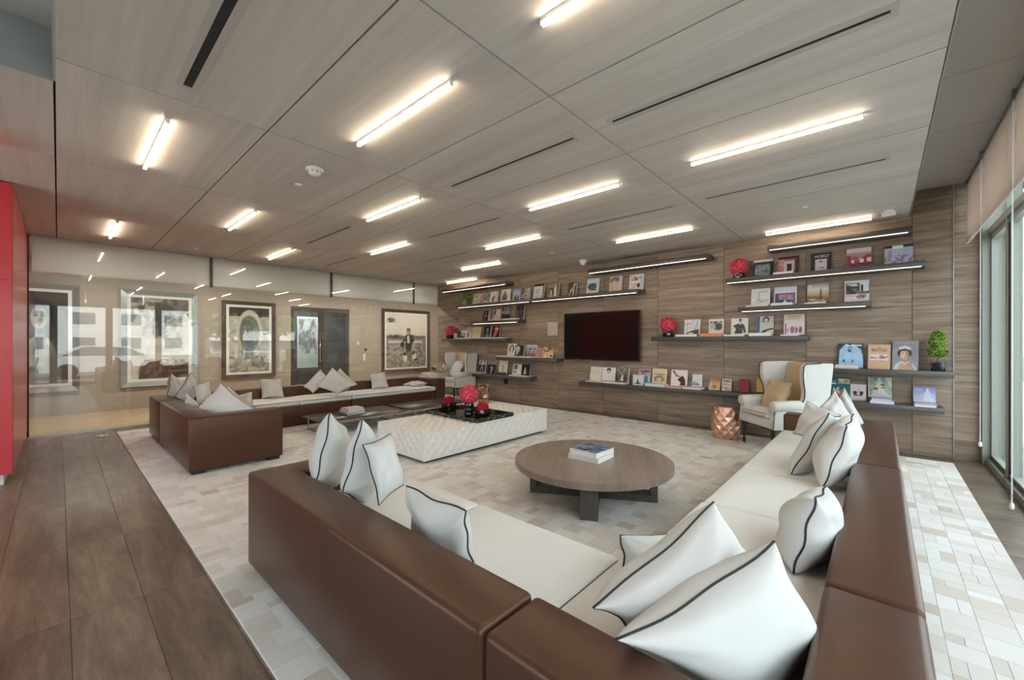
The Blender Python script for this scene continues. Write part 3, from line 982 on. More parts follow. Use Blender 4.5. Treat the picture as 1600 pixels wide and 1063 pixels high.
PILLOWS = [
    ('tall white pillow at the arm end of the near sofa, leftmost of three', 'piped white pillows on the near sofa', ((-2.422, 1.075, 0.983), (-2.669, 1.296, 0.827), (-2.698, 1.216, 0.417), (-2.451, 0.995, 0.572)), 0.19),
    ('middle white pillow of the three at the left end of the near sofa', 'piped white pillows on the near sofa', ((-2.118, 1.120, 0.977), (-2.296, 1.323, 0.788), (-2.324, 1.231, 0.401), (-2.146, 1.028, 0.590)), 0.18),
    ('smaller white pillow with full dark piping, right of the three', 'piped white pillows on the near sofa', ((-1.994, 1.057, 0.865), (-2.010, 1.231, 0.897), (-1.885, 1.236, 0.642), (-1.859, 1.071, 0.585)), 0.12),
    ('single white pillow leaning on the back of the near sofa, halfway along', 'piped white pillows on the near sofa', ((-1.654, 1.094, 0.723), (-1.235, 1.094, 0.722), (-1.286, 1.183, 0.446), (-1.693, 1.194, 0.442)), 0.16),
    ('white pillow lying back at the seat corner behind two others', 'piped white pillows on the near sofa', ((-0.818, 1.579, 0.584), (-0.641, 1.913, 0.540), (-0.582, 1.791, 0.377), (-0.751, 1.477, 0.466)), 0.13),
    ('large white pillow with one tall peak, second from the bottom of the photo', 'piped white pillows on the near sofa', ((-0.629, 1.049, 0.620), (-0.441, 1.568, 0.828), (-0.346, 1.654, 0.639), (-0.564, 1.161, 0.497)), 0.25),
    ('largest white pillow at the bottom of the photo, in the sofa corner', 'piped white pillows on the near sofa', ((-0.496, 0.940, 0.650), (-0.245, 1.449, 0.798), (-0.178, 1.617, 0.470), (-0.329, 1.252, 0.401)), 0.28),
    ('lone white pillow against the window-side back, nearest the corner pillows', 'piped white pillows on the near sofa', ((-0.207, 2.102, 0.745), (-0.198, 2.514, 0.695), (-0.256, 2.408, 0.414), (-0.266, 1.995, 0.464)), 0.22),
    ('fat white pillow in front of the heap on the window-side sofa, right one', 'piped white pillows on the near sofa', ((-0.164, 3.433, 0.846), (-0.138, 3.887, 0.872), (-0.256, 3.701, 0.498), (-0.281, 3.247, 0.471)), 0.22),
    ('white pillow in front of the heap on the window-side sofa, left one', 'piped white pillows on the near sofa', ((-0.277, 3.762, 0.881), (-0.242, 4.158, 0.814), (-0.435, 3.916, 0.383), (-0.470, 3.521, 0.450)), 0.2),
    ('white pillow turned face-on at the back left of the heap by the armchair', 'piped white pillows on the near sofa', ((-0.523, 4.846, 0.824), (-0.263, 4.609, 0.757), (-0.342, 4.404, 0.523), (-0.608, 4.635, 0.537)), 0.13),
    ('white pillow with a peak at the back middle of the heap by the armchair', 'piped white pillows on the near sofa', ((-0.471, 5.028, 0.721), (-0.347, 5.274, 0.905), (-0.220, 5.119, 0.688), (-0.340, 4.877, 0.495)), 0.14),
    ('rearmost white pillow of the heap by the armchair, highest peak', 'piped white pillows on the near sofa', ((-0.346, 5.410, 0.780), (-0.285, 5.532, 0.928), (-0.116, 5.280, 0.591), (-0.174, 5.161, 0.441)), 0.15),
    ('white pillow at the left end of the far sofa, leftmost of the group', 'piped white pillows on the far sofa', ((-7.575, 1.048, 0.638), (-7.606, 1.088, 0.955), (-7.778, 1.269, 0.715), (-7.750, 1.227, 0.453)), 0.15),
    ('white pillow second from the left on the far sofa with a sharp peak', 'piped white pillows on the far sofa', ((-7.301, 1.093, 0.640), (-7.261, 1.264, 0.972), (-7.414, 1.395, 0.731), (-7.448, 1.230, 0.466)), 0.15),
    ('white pillow third from the left on the far sofa, squarish', 'piped white pillows on the far sofa', ((-6.991, 1.238, 0.802), (-7.005, 1.427, 0.858), (-6.856, 1.426, 0.602), (-6.828, 1.250, 0.529)), 0.13),
    ('small low white pillow tucked in front of the squarish one on the far sofa', 'piped white pillows on the far sofa', ((-6.741, 1.126, 0.737), (-6.555, 1.227, 0.594), (-6.518, 1.193, 0.470), (-6.691, 1.105, 0.577)), 0.11),
    ('large white diamond-set pillow over the back of the far sofa end', 'piped white pillows on the far sofa', ((-6.162, 1.110, 0.562), (-6.052, 1.344, 0.893), (-5.491, 1.580, 0.586), (-5.654, 1.299, 0.410)), 0.15),
    ('white pillow just behind the large diamond-set one on the far sofa', 'piped white pillows on the far sofa', ((-6.505, 1.339, 0.670), (-6.390, 1.510, 0.815), (-5.774, 1.662, 0.560), (-5.894, 1.486, 0.450)), 0.12),
    ('small white pillow at the back, right of the large diamond-set one', 'piped white pillows on the far sofa', ((-6.457, 1.584, 0.684), (-6.392, 1.777, 0.723), (-6.265, 1.757, 0.495), (-6.315, 1.578, 0.460)), 0.11),
    ('single square white pillow against the glass-side sofa back', 'piped white pillows on the far sofa', ((-7.836, 2.293, 0.767), (-7.662, 2.585, 0.769), (-7.475, 2.552, 0.469), (-7.643, 2.265, 0.461)), 0.12),
    ('white pillow standing on a corner, left of three on the glass-side sofa', 'piped white pillows on the far sofa', ((-7.654, 2.929, 0.598), (-7.526, 3.178, 0.911), (-7.397, 3.295, 0.738), (-7.475, 3.023, 0.490)), 0.12),
    ('white pillow standing on a corner, front middle of three on the glass-side sofa', 'piped white pillows on the far sofa', ((-7.424, 3.068, 0.604), (-7.322, 3.296, 0.949), (-6.997, 3.588, 0.627), (-7.105, 3.289, 0.485)), 0.14),
    ('white pillow standing on a corner, right behind of three on the glass-side sofa', 'piped white pillows on the far sofa', ((-7.547, 3.361, 0.724), (-7.465, 3.503, 0.922), (-7.170, 3.702, 0.618), (-7.288, 3.528, 0.494)), 0.12),
    ('white pillow alone near the far arm of the glass-side sofa, upright', 'piped white pillows on the far sofa', ((-7.755, 4.251, 0.744), (-7.602, 4.524, 0.789), (-7.409, 4.495, 0.475), (-7.578, 4.209, 0.448)), 0.12),
    ('white pillow lying flat on the seat beside the far sofa arm', 'piped white pillows on the far sofa', ((-7.720, 5.360, 0.505), (-7.330, 5.390, 0.500), (-7.300, 5.020, 0.475), (-7.690, 4.990, 0.480)), 0.11),
]
for i, (lab, grp, q, th) in enumerate(PILLOWS):
    pillow('throw_pillow', lab, grp, *q, thick=th, seed=40 + i)

# ------------------------------------------------------------------ tufted ottoman
ot = thing('tufted_ottoman', 'large low white diamond-tufted leather ottoman in the middle of the rug', 'ottoman', (-4.32, 3.90, ZR))


def tuft(a, b, s=0.066):
    p, q = (a + b) / s, (a - b) / s
    return (abs(math.sin(math.pi * p / 2)) * abs(math.sin(math.pi * q / 2))) ** 0.7


def tufted_slab(x0, y0, z0, x1, y1, z1, d=0.018, step=0.0125):
    m = MB()

    def sheet(P, nu, nv, U, V):
        b = len(m.v)
        for j in range(nv + 1):
            for i in range(nu + 1):
                u, v = i / nu, j / nv
                e = min(1.0, min(u, 1 - u) * U / 0.03, min(v, 1 - v) * V / 0.03)
                h = d * (tuft(u * U, v * V) - 1.0) * e - 0.010 * (1 - min(1.0, e)) ** 2
                m.v.append(P(u, v, h))
        for j in range(nv):
            for i in range(nu):
                a = b + j * (nu + 1) + i
                m.f.append((a, a + 1, a + nu + 2, a + nu + 1))
    W, D, H = x1 - x0, y1 - y0, z1 - z0
    n = lambda L: max(4, int(L / step))
    sheet(lambda u, v, h: (x0 + u * W, y0 + v * D, z1 + h), n(W), n(D), W, D)
    sheet(lambda u, v, h: (x0 + u * W, y0 - h, z0 + v * H), n(W), n(H), W, H)
    sheet(lambda u, v, h: (x1 + h, y0 + u * D, z0 + v * H), n(D), n(H), D, H)
    sheet(lambda u, v, h: (x1 - u * W, y1 + h, z0 + v * H), n(W), n(H), W, H)
    sheet(lambda u, v, h: (x0 - h, y1 - u * D, z0 + v * H), n(D), n(H), D, H)
    return m


tufted_slab(-0.505, -1.145, 0.035, 0.505, 1.145, 0.362).build('upholstery', 'ottoman_leather', ot, True)
MB().box(-0.44, -1.08, 0.0, 0.44, 1.08, 0.04).build('plinth', 'black_foot', ot)

ZT = ZR + 0.362
tr = thing('marble_tray', 'black veined marble tray lying across the white ottoman', 'tray', (-4.325, 3.885, ZT))
MB().box(-0.535, -0.335, 0.0, 0.535, 0.335, 0.014).build('tray_floor', 'black_marble', tr)
MB().box(-0.545, -0.345, 0.0, 0.545, -0.325, 0.05).box(-0.545, 0.325, 0.0, 0.545, 0.345, 0.05) \
    .box(-0.545, -0.325, 0.0, -0.525, 0.325, 0.05).box(0.525, -0.325, 0.0, 0.545, 0.325, 0.05).build('rim', 'black_marble', tr)
ZV = ZT + 0.0145


def roses(R, cz, count, seed, squash=1.0, top=False, fl=0.032):
    """a ball (or a dome) packed with small roses, each three whorls of petals"""
    rr = random.Random(seed)
    m = MB()
    ga = math.pi * (3 - math.sqrt(5))
    for i in range(count):
        t = (i + 0.5) / count
        z = 1 - (1.15 if top else 2.0) * t
        r = math.sqrt(max(0, 1 - z * z))
        d = Vector((r * math.cos(ga * i), r * math.sin(ga * i), z))
        d.normalize()
        c = Vector((d.x * R, d.y * R, d.z * R * squash + cz))
        u = d.cross(Vector((0.3, 0.5, 0.81))).normalized()
        w = d.cross(u)
        s = fl * rr.uniform(0.85, 1.15)
        vs, fs = [c - d * s * 0.5], []
        for ring, (rad, lift, n) in enumerate(((1.0, 0.10, 7), (0.72, 0.30, 6), (0.42, 0.38, 5))):
            a0 = rr.uniform(0, 6.28)
            for p in range(n):
                a = a0 + 2 * math.pi * p / n
                b_ = a + 2 * math.pi / n * 1.12
                am = (a + b_) / 2
                b0 = len(vs)
                P = lambda ang, rd, lf: c + (u * math.cos(ang) + w * math.sin(ang)) * s * rd + d * s * lf
                vs += [P(am, rad * 0.15, lift - 0.35), P(a, rad * 0.8, lift), P(am, rad * 1.05, lift + 0.10), P(b_, rad * 0.8, lift)]
                fs += [(b0, b0 + 1, b0 + 2), (b0, b0 + 2, b0 + 3)]
        m.add(vs, fs)
    m2 = MB()
    prof = [(max(0.001, math.sin(a) * R * 0.97), cz - math.cos(a) * R * 0.97 * squash) for a in [math.pi * i / 10 for i in range(11)]]
    if top:
        prof = [(p[0], max(p[1], cz - R * 0.25)) for p in prof]
    m2.lathe(prof, 14)
    return m, m2


def rose_ball(parent, R, cz, count, seed, mat, **kw):
    a, b = roses(R, cz, count, seed, **kw)
    o = b.build('flower_core', mat, parent, True)
    a.build('roses', mat, parent)


def cube_vase(label, loc, w, h, R, group, rz=0.0, mat='rose_deep', count=38, ball=False):
    t = thing('flower_vase', label, 'vase', loc, rz, group)
    rbox('vase', 'black_gloss', t, -w / 2, -w / 2, 0, w / 2, w / 2, h, 0.006)
    if ball:
        rose_ball(t, R, h + R * 0.80, count, int(loc[0] * 100) & 255, mat, fl=R * 0.26)
    else:
        rose_ball(t, R, h + R * 0.12, count, int(loc[0] * 100) & 255, mat, top=True, fl=R * 0.30)
    return t


VG = None
cube_vase('black cube vase with a low dome of deep red roses, leftmost on the marble tray', (-4.70, 3.83, ZV), 0.16, 0.130, 0.075, VG)
cube_vase('black cube vase with deep red roses, on the tray right of the round vase', (-3.96, 3.80, ZV), 0.155, 0.115, 0.075, VG, 0.2)
t = thing('flower_vase', 'black rippled round vase with a big ball of coral red roses, on the tray', 'vase', (-4.19, 3.77, ZV))
MB().lathe([(0.050, 0), (0.066, 0.012), (0.070, 0.032), (0.058, 0.05), (0.056, 0.055), (0.070, 0.075), (0.072, 0.09), (0.058, 0.112), (0.056, 0.118),
            (0.068, 0.138), (0.070, 0.152), (0.058, 0.172), (0.060, 0.19)], 24).build('vase', 'black_gloss', t, True)
rose_ball(t, 0.118, 0.295, 95, 3, 'rose_red', fl=0.030)
t = thing('hurricane_lamp', 'amber glass hurricane candle holder behind the vases on the tray', 'candle holder', (-4.20, 4.06, ZV))
MB().lathe([(0.078, 0.0), (0.080, 0.01), (0.076, 0.2), (0.082, 0.415), (0.079, 0.415), (0.072, 0.2), (0.074, 0.012), (0.0, 0.012)], 28, cap=False) \
    .build('glass_cylinder', 'bronze_glass', t, True)
MB().lathe([(0.036, 0.014), (0.036, 0.15), (0.030, 0.155)], 18).build('candle', 'mat_white', t, True)
MB().tube([(0, 0, 0.15), (0.002, 0, 0.165)], 0.0018, 5).build('wick', 'black_plastic', t)

# ------------------------------------------------------------------ low dark coffee tables
def low_table(label, x0, y0, x1, y1):
    t = thing('low_table', label, 'coffee table', ((x0 + x1) / 2, (y0 + y1) / 2, ZR), group='low smoked tables by the far sofa')
    w, d, h = (x1 - x0) / 2, (y1 - y0) / 2, 0.215
    rbox('table_top', 'smoked_top', t, -w, -d, h - 0.014, w, d, h, 0.003, 1)
    MB().box(-w + 0.02, -d + 0.02, h - 0.026, w - 0.02, -d + 0.04, h - 0.0145).box(-w + 0.02, d - 0.04, h - 0.026, w - 0.02, d - 0.02, h - 0.0145) \
        .box(-w + 0.02, -d + 0.04, h - 0.026, -w + 0.04, d - 0.04, h - 0.0145).box(w - 0.04, -d + 0.04, h - 0.026, w - 0.02, d - 0.04, h - 0.0145) \
        .build('apron', 'chrome', t)
    for sy in (-1, 1):
        for sx in (-1, 1):
            xx, yy = sx * (w - 0.08), sy * (d - 0.09)
            MB().box(xx - 0.01, yy - 0.01, 0.0, xx + 0.01, yy + 0.01, h - 0.026).build('leg', 'chrome', t)
        MB().box(-w + 0.09, sy * (d - 0.09) - 0.01, 0.0, w - 0.09, sy * (d - 0.09) + 0.01, 0.014).build('floor_bar', 'chrome', t)
    return t


low_table('low dark smoked-top coffee table on chrome legs, with a pile of books', -6.84, 2.57, -6.05, 4.02)
low_table('second low dark smoked-top table, between the far sofa and the ottoman', -6.84, 4.13, -6.05, 5.50)

# ------------------------------------------------------------------ round coffee table
rt = thing('round_coffee_table', 'round dark oak coffee table with crossed base, two books on it', 'coffee table', (-1.95, 3.25, ZR))
bm = bmesh.new()
bmesh.ops.create_cone(bm, cap_ends=True, segments=72, radius1=0.70, radius2=0.70, depth=0.055)
bmesh.ops.bevel(bm, geom=[e for e in bm.edges if len(e.link_faces) == 2 and e.calc_face_angle(0) > 1.2], offset=0.004, segments=2, affect='EDGES')
bmesh.ops.translate(bm, vec=(0, 0, 0.3075), verts=bm.verts)
me = bpy.data.meshes.new('table_top')
bm.to_mesh(me)
bm.free()
link('table_top', me, 'table_oak', rt, rot=(0, 0, 0.5))
for ang in (0.5, 0.5 + math.pi / 2):
    fr = MB().box(-0.56, -0.07, 0.0, -0.505, 0.07, 0.279).box(0.505, -0.07, 0.0, 0.56, 0.07, 0.279) \
        .box(-0.505, -0.07, 0.0, 0.505, 0.07, 0.06 if ang < 1 else 0.058).build('base_frame', 'table_grey_oak', rt)
    fr.rotation_euler = (0, 0, ang)

# ------------------------------------------------------------------ wing chairs
def wing_chair(label, loc, rz, dark_pipe):
    t = thing('wing_chair', label, 'armchair', loc, rz, None)
    W = 0.34
    rbox('seat_frame', 'chair_linen', t, -W + 0.02, -0.36, 0.30, W - 0.02, 0.34, 0.42, 0.02)
    rbox('seat_cushion', 'chair_linen', t, -W + 0.075, -0.37, 0.421, W - 0.075, 0.20, 0.505, 0.03, 3, puff=0.025)
    # inner back leans
    o = link('backrest', rbox_mesh('backrest', -W + 0.06, -0.06, 0.0, W - 0.06, 0.06, 0.70, 0.03, 3), 'chair_tan', t, (0, 0.255, 0.42), (math.radians(-9), 0, 0))
    o = link('back_shell', rbox_mesh('back_shell', -W + 0.01, -0.02, 0.0, W - 0.01, 0.03, 0.82, 0.02, 2), 'chair_linen', t, (0, 0.325, 0.30), (math.radians(-7), 0, 0))
    prof = [(0.435, 1.118), (0.25, 1.123), (0.04, 1.118), (0.0, 1.09), (-0.012, 0.98), (0.0, 0.88), (0.03, 0.78), (0.035, 0.70), (0.01, 0.60), (0.36, 0.56), (0.38, 0.62)]
    for s in (-1, 1):
        # wing: thick panel that flares outwards to the front
        m = MB()
        n = len(prof)
        vs = []
        for off in (0.0, 0.062):
            for y, z in prof:
                fl = (0.40 - y) * 0.16 * min(1, (z - 0.5) / 0.4)
                vs.append((s * (W - 0.062 + off + fl), y, z))
        fs = [tuple(range(n))[::s], tuple(range(n, 2 * n))[::-s]] + \
             [((i, (i + 1) % n, n + (i + 1) % n, n + i)[::-s]) for i in range(n)]
        m.add(vs, fs)
        wing = m.build('wing', 'chair_linen', t)
        MB().tube([(s * (W + 0.006 + (0.40 - y) * 0.16 * min(1, (z - 0.5) / 0.4)), y - 0.004, z) for y, z in prof[1:9]], 0.006, 6) \
            .build('piping', dark_pipe, wing, True)
        # rolled arm
        arm = MB()
        arm.prism([(-0.335, 0.42), (0.24, 0.42), (0.24, 0.60), (-0.31, 0.58)], 'x', s * (W - 0.075), s * (W + 0.005))
        arm = arm.build('arm', 'chair_linen', t)
        rl = MB().tube([(s * (W - 0.02), -0.345, 0.585), (s * (W - 0.02), -0.335, 0.585), (s * (W - 0.02), 0.22, 0.605)], [0.060, 0.068, 0.066], 18)
        rl.build('arm_roll', 'chair_linen', arm, True)
        side = MB().prism([(-0.35, 0.30), (0.34, 0.30), (0.36, 0.6), (-0.30, 0.57), (-0.335, 0.46)], 'x', s * (W - 0.01), s * (W + 0.012))
        side.build('side_panel', 'chair_linen', t)
        MB().tube([(s * (W + 0.012), -0.352, 0.30), (s * (W + 0.012), -0.338, 0.46), (s * (W + 0.02), -0.345, 0.53)], 0.005, 6).build('piping', dark_pipe, arm, True)
        # turned front leg, splayed rear leg
        MB().lathe([(0.012, 0), (0.018, 0.012), (0.014, 0.03), (0.021, 0.05), (0.014, 0.07), (0.022, 0.15), (0.029, 0.235), (0.020, 0.25), (0.030, 0.262), (0.030, 0.302)],
                   14, s * (W - 0.05), -0.31).build('leg', 'black_wood', t, True)
        MB().tube([(s * (W - 0.05), 0.36, 0.0), (s * (W - 0.05), 0.31, 0.18), (s * (W - 0.05), 0.29, 0.302)], [0.014, 0.019, 0.024], 10).build('leg', 'black_wood', t, True)
    MB().tube([(-W + 0.02, -0.362, 0.302), (W - 0.02, -0.362, 0.302)], 0.006, 6).build('piping', dark_pipe, t, True)
    return t


wing_chair('white wing armchair with tan back and dark piping, at the window end of the shelves', (-0.98, 6.38, ZR), math.radians(-45), 'piping')
wing_chair('cream wing armchair in the far corner with pillows and a throw', (-7.86, 6.62, ZR), math.radians(2), 'piping')
pillow('chair_pillow', 'square tan pillow leaning in the white wing armchair', None,
       (-1.12, 6.55, 0.90), (-0.83, 6.27, 0.88), (-0.93, 6.17, 0.52), (-1.22, 6.45, 0.53), 0.12, 7, 'chair_tan', None)
pillow('chair_pillow', 'white square pillow at the front of the far wing armchair', None,
       (-7.98, 6.66, 0.88), (-7.64, 6.70, 0.86), (-7.66, 6.52, 0.53), (-8.0, 6.50, 0.54), 0.12, 8, 'pillow_linen', None)
pillow('chair_pillow', 'cream pillow tucked behind the white one in the far wing armchair', None,
       (-8.06, 6.78, 0.93), (-7.80, 6.80, 0.93), (-7.80, 6.70, 0.55), (-8.06, 6.68, 0.55), 0.09, 9, 'chair_linen', None)
# folded throw spilling over the arm
k = Nodes('throw_cloth')
v = k.coords((1, 1, 1))
k.set(Base_Color=k.ramp(k.noise(v, 22, 3, 0.6, 1.0), [(0.40, (0.62, 0.55, 0.45)), (0.52, (0.40, 0.29, 0.20)), (0.62, (0.20, 0.12, 0.08))]), Roughness=0.95)
M['throw_cloth'] = k.m
th = thing('folded_throw', 'brown and cream patterned throw bunched on the arm of the far wing armchair', 'throw', (-8.17, 6.36, 0.66))
m = MB()
nu, nv = 26, 14
for j in range(nv + 1):
    for i in range(nu + 1):
        u, w = i / nu, j / nv
        a = math.pi * (u * 1.25 - 0.15)
        r = 0.10 + 0.022 * math.sin(17 * w + 5 * u) + 0.016 * math.sin(11 * u + 6 * w)
        m.v.append((math.cos(a) * r * 1.05, -0.2 + 0.40 * w + 0.015 * math.sin(9 * u), math.sin(a) * r + 0.03 + 0.02 * math.sin(8 * w)))
for j in range(nv):
    for i in range(nu):
        a = j * (nu + 1) + i
        m.f.append((a, a + 1, a + nu + 2, a + nu + 1))
o = m.build('cloth', 'throw_cloth', th, True)
sd = o.modifiers.new('thickness', 'SOLIDIFY')
sd.thickness = 0.012

# ------------------------------------------------------------------ copper faceted stool
st = thing('copper_stool', 'faceted copper drum stool between the low shelf and the white armchair', 'stool', (-1.67, 6.50, ZR))
m = MB()
nseg, nrow = 11, 7
hs = [0.45 * i / nrow for i in range(nrow + 1)]


def barrel(z):
    return 0.150 + 0.050 * math.sin(math.pi * (0.06 + 0.88 * z / 0.45)) ** 0.8


def ringp(i, j):
    a = 2 * math.pi * (j + (0.5 if i % 2 else 0)) / nseg
    r = barrel(hs[i])
    return (r * math.cos(a), r * math.sin(a), hs[i])


for i in range(nrow + 1):
    for j in range(nseg):
        m.v.append(ringp(i, j))
for i in range(0, nrow + 1):
    for j in range(nseg):
        l_, r_ = i * nseg + j, i * nseg + (j + 1) % nseg
        kk = j if i % 2 == 0 else (j + 1) % nseg
        a0 = 2 * math.pi * (j + 0.5 + (0.5 if i % 2 else 0)) / nseg
        rc = barrel(hs[i]) * 0.925
        m.v.append((rc * math.cos(a0), rc * math.sin(a0), hs[i]))
        c = len(m.v) - 1
        if i < nrow:
            t_ = (i + 1) * nseg + kk
            m.f += [(c, r_, t_), (c, t_, l_)]
        if i > 0:
            b_ = (i - 1) * nseg + kk
            m.f += [(c, l_, b_), (c, b_, r_)]
m.f += [tuple(range(nseg))[::-1]]
m.build('facets', 'copper', st)
MB().lathe([(0.150, 0.449), (0.150, 0.458), (0.135, 0.462), (0.0, 0.462)], 28).build('seat_disc', 'copper', st)
# ------------------------------------------------------------------ flat print: colour grids with soft shapes
def value_noise(seed, U, V, scale):
    rr = np.random.RandomState(seed)
    g = rr.rand(40, 40)
    x, y = U * scale, V * scale
    i, j = np.floor(x).astype(int) % 39, np.floor(y).astype(int) % 39
    fx, fy = x - np.floor(x), y - np.floor(y)
    fx, fy = fx * fx * (3 - 2 * fx), fy * fy * (3 - 2 * fy)
    return (g[j, i] * (1 - fx) + g[j, i + 1] * fx) * (1 - fy) + (g[j + 1, i] * (1 - fx) + g[j + 1, i + 1] * fx) * fy


def paint(base, ops, nx, ny, aspect=1.0):
    U, V = np.meshgrid(np.linspace(0, 1, nx + 1), np.linspace(0, 1, ny + 1))
    img = np.empty(U.shape + (3,))
    img[:] = lin(base)
    sx = 1.0 / nx
    for op in ops:
        k_ = op[0]
        if k_ == 'r':          # rectangle
            _, x0, y0, x1, y1, c = op
            d = np.minimum(np.minimum(U - x0, x1 - U), np.minimum(V - y0, y1 - V))
        elif k_ == 'e':        # ellipse
            _, cx, cy, rx, ry, c = op
            q = np.sqrt(((U - cx) / rx) ** 2 + ((V - cy) / ry) ** 2)
            d = (1 - q) * min(rx, ry)
        elif k_ == 'l':        # stroke
            _, x0, y0, x1, y1, w, c = op
            dx, dy = x1 - x0, y1 - y0
            t = np.clip(((U - x0) * dx + (V - y0) * dy) / (dx * dx + dy * dy + 1e-9), 0, 1)
            d = w / 2 - np.hypot(U - x0 - t * dx, V - y0 - t * dy)
        elif k_ == 'p':        # convex or concave polygon
            _, pts, c = op
            inside = np.zeros(U.shape, bool)
            dm = np.full(U.shape, 9.0)
            n = len(pts)
            for a in range(n):
                (x0, y0), (x1, y1) = pts[a], pts[(a + 1) % n]
                cond = ((y0 > V) != (y1 > V)) & (U < (x1 - x0) * (V - y0) / (y1 - y0 + 1e-12) + x0)
                inside ^= cond
                dx, dy = x1 - x0, y1 - y0
                t = np.clip(((U - x0) * dx + (V - y0) * dy) / (dx * dx + dy * dy + 1e-9), 0, 1)
                dm = np.minimum(dm, np.hypot(U - x0 - t * dx, V - y0 - t * dy))
            d = np.where(inside, dm, -dm)
        elif k_ == 'b':        # soft blob
            _, cx, cy, rx, ry, c, al = op
            a = np.clip(1 - ((U - cx) / rx) ** 2 - ((V - cy) / ry) ** 2, 0, 1)[..., None] ** 1.2 * al
            img = img * (1 - a) + np.array(lin(c)) * a
            continue
        elif k_ == 'g':        # vertical gradient
            _, y0, c0, y1, c1 = op
            t = np.clip((V - y0) / (y1 - y0), 0, 1)[..., None]
            m_ = ((V >= y0 - 1e-6) & (V <= y1 + 1e-6))[..., None]
            img = np.where(m_, np.array(lin(c0)) * (1 - t) + np.array(lin(c1)) * t, img)
            continue
        elif k_ == 'n':        # mottling inside a rectangle
            _, seed, scale, amt, c, x0, y0, x1, y1 = op
            nz = value_noise(seed, U, V / aspect, scale) * 0.65 + value_noise(seed + 1, U, V / aspect, scale * 2.3) * 0.35
            a = np.clip((nz - 0.42) * 5, 0, 1) * amt
            a = a * ((U >= x0) & (U <= x1) & (V >= y0) & (V <= y1))
            img = img * (1 - a[..., None]) + np.array(lin(c)) * a[..., None]
            continue
        a = np.clip(d / sx * 0.9 + 0.5, 0, 1)[..., None]
        img = img * (1 - a) + np.array(lin(c)) * a
    return img


def print_mesh(name, w, h, img):
    """flat print standing in the XZ plane, facing -Y, lower left corner at the origin"""
    ny, nx = img.shape[0] - 1, img.shape[1] - 1
    xs, zs = np.linspace(0, w, nx + 1), np.linspace(0, h, ny + 1)
    vs = [(float(x), 0.0, float(z)) for z in zs for x in xs]
    fs = [(j * (nx + 1) + i, j * (nx + 1) + i + 1, (j + 1) * (nx + 1) + i + 1, (j + 1) * (nx + 1) + i) for j in range(ny) for i in range(nx)]
    me = bpy.data.meshes.new(name)
    me.from_pydata(vs, [], fs)
    ca = me.color_attributes.new('ink', 'FLOAT_COLOR', 'POINT')
    buf = np.ones(((nx + 1) * (ny + 1), 4), dtype=np.float32)
    buf[:, :3] = img.reshape(-1, 3)
    ca.data.foreach_set('color', buf.ravel())
    return me


def text_mesh(name, s, size, col, align='CENTER', spacing=1.0, xscale=1.0):
    cu = bpy.data.curves.new(name, 'FONT')
    cu.body = s
    cu.size = size
    cu.align_x = align
    cu.space_line = 0.8
    cu.space_character = spacing
    cu.resolution_u = 3
    o = bpy.data.objects.new(name, cu)
    COL.objects.link(o)
    bpy.context.view_layer.update()
    me = bpy.data.meshes.new_from_object(o.evaluated_get(bpy.context.evaluated_depsgraph_get()))
    bpy.data.objects.remove(o)
    for v_ in me.vertices:
        v_.co = (v_.co.x * xscale, 0, v_.co.y)
    ca = me.color_attributes.new('ink', 'FLOAT_COLOR', 'POINT')
    for d_ in ca.data:
        d_.color = (*lin(col), 1)
    me.materials.clear()
    return me


# ------------------------------------------------------------------ shelves
def shelf(x0, x1, z, label, lit):
    t = thing('wall_shelf', label, 'shelf', ((x0 + x1) / 2, Y_WALL, z), group='dark floating shelves on the wood wall')
    w = (x1 - x0) / 2
    rbox('board', 'shelf_bronze', t, -w, -0.28, -0.070, w, -0.0005, 0.0, 0.003, 1)
    for a, b in lit:
        MB().box(a - (x0 + x1) / 2, -0.281, -0.0725, b - (x0 + x1) / 2, -0.272, -0.064).build('light_strip', 'lamp_shelf', t)
    return t


SHELVES = [
    (-8.15, -5.66, 2.345, 'dark lit shelf high at the far left, with a small potted plant', [(-8.05, -5.70)]),
    (-5.655, -3.18, 2.345, 'dark lit shelf high up, running above the television', [(-5.61, -3.22)]),
    (-7.58, -6.02, 1.915, 'short dark lit shelf second from top at the far left', [(-7.48, -6.06)]),
    (-8.75, -6.42, 1.49, 'dark shelf with a red flower ball over the far wing armchair', []),
    (-6.72, -4.98, 1.055, 'dark shelf left of the television with five upright books', []),
    (-7.75, -5.69, 0.63, 'dark shelf partly behind the far cream armchair', []),
    (-4.42, -1.05, 0.63, 'long dark low shelf under the television', []),
    (-1.77, 0.40, 2.37, 'topmost dark lit shelf at the right with a red flower ball', [(-1.75, 0.36)]),
    (-1.60, -0.09, 1.925, 'dark lit shelf second from top at the right, four books', [(-1.55, -0.14)]),
    (-2.95, -0.74, 1.49, 'dark shelf right of the television with a red flower ball', []),
    (-0.70, 0.63, 1.055, 'blue-grey shelf with a topiary beside the white armchair', []),
    (-0.70, 0.55, 0.63, 'lowest blue-grey shelf at the right, behind the pillows', []),
]
for s in SHELVES:
    shelf(*s)

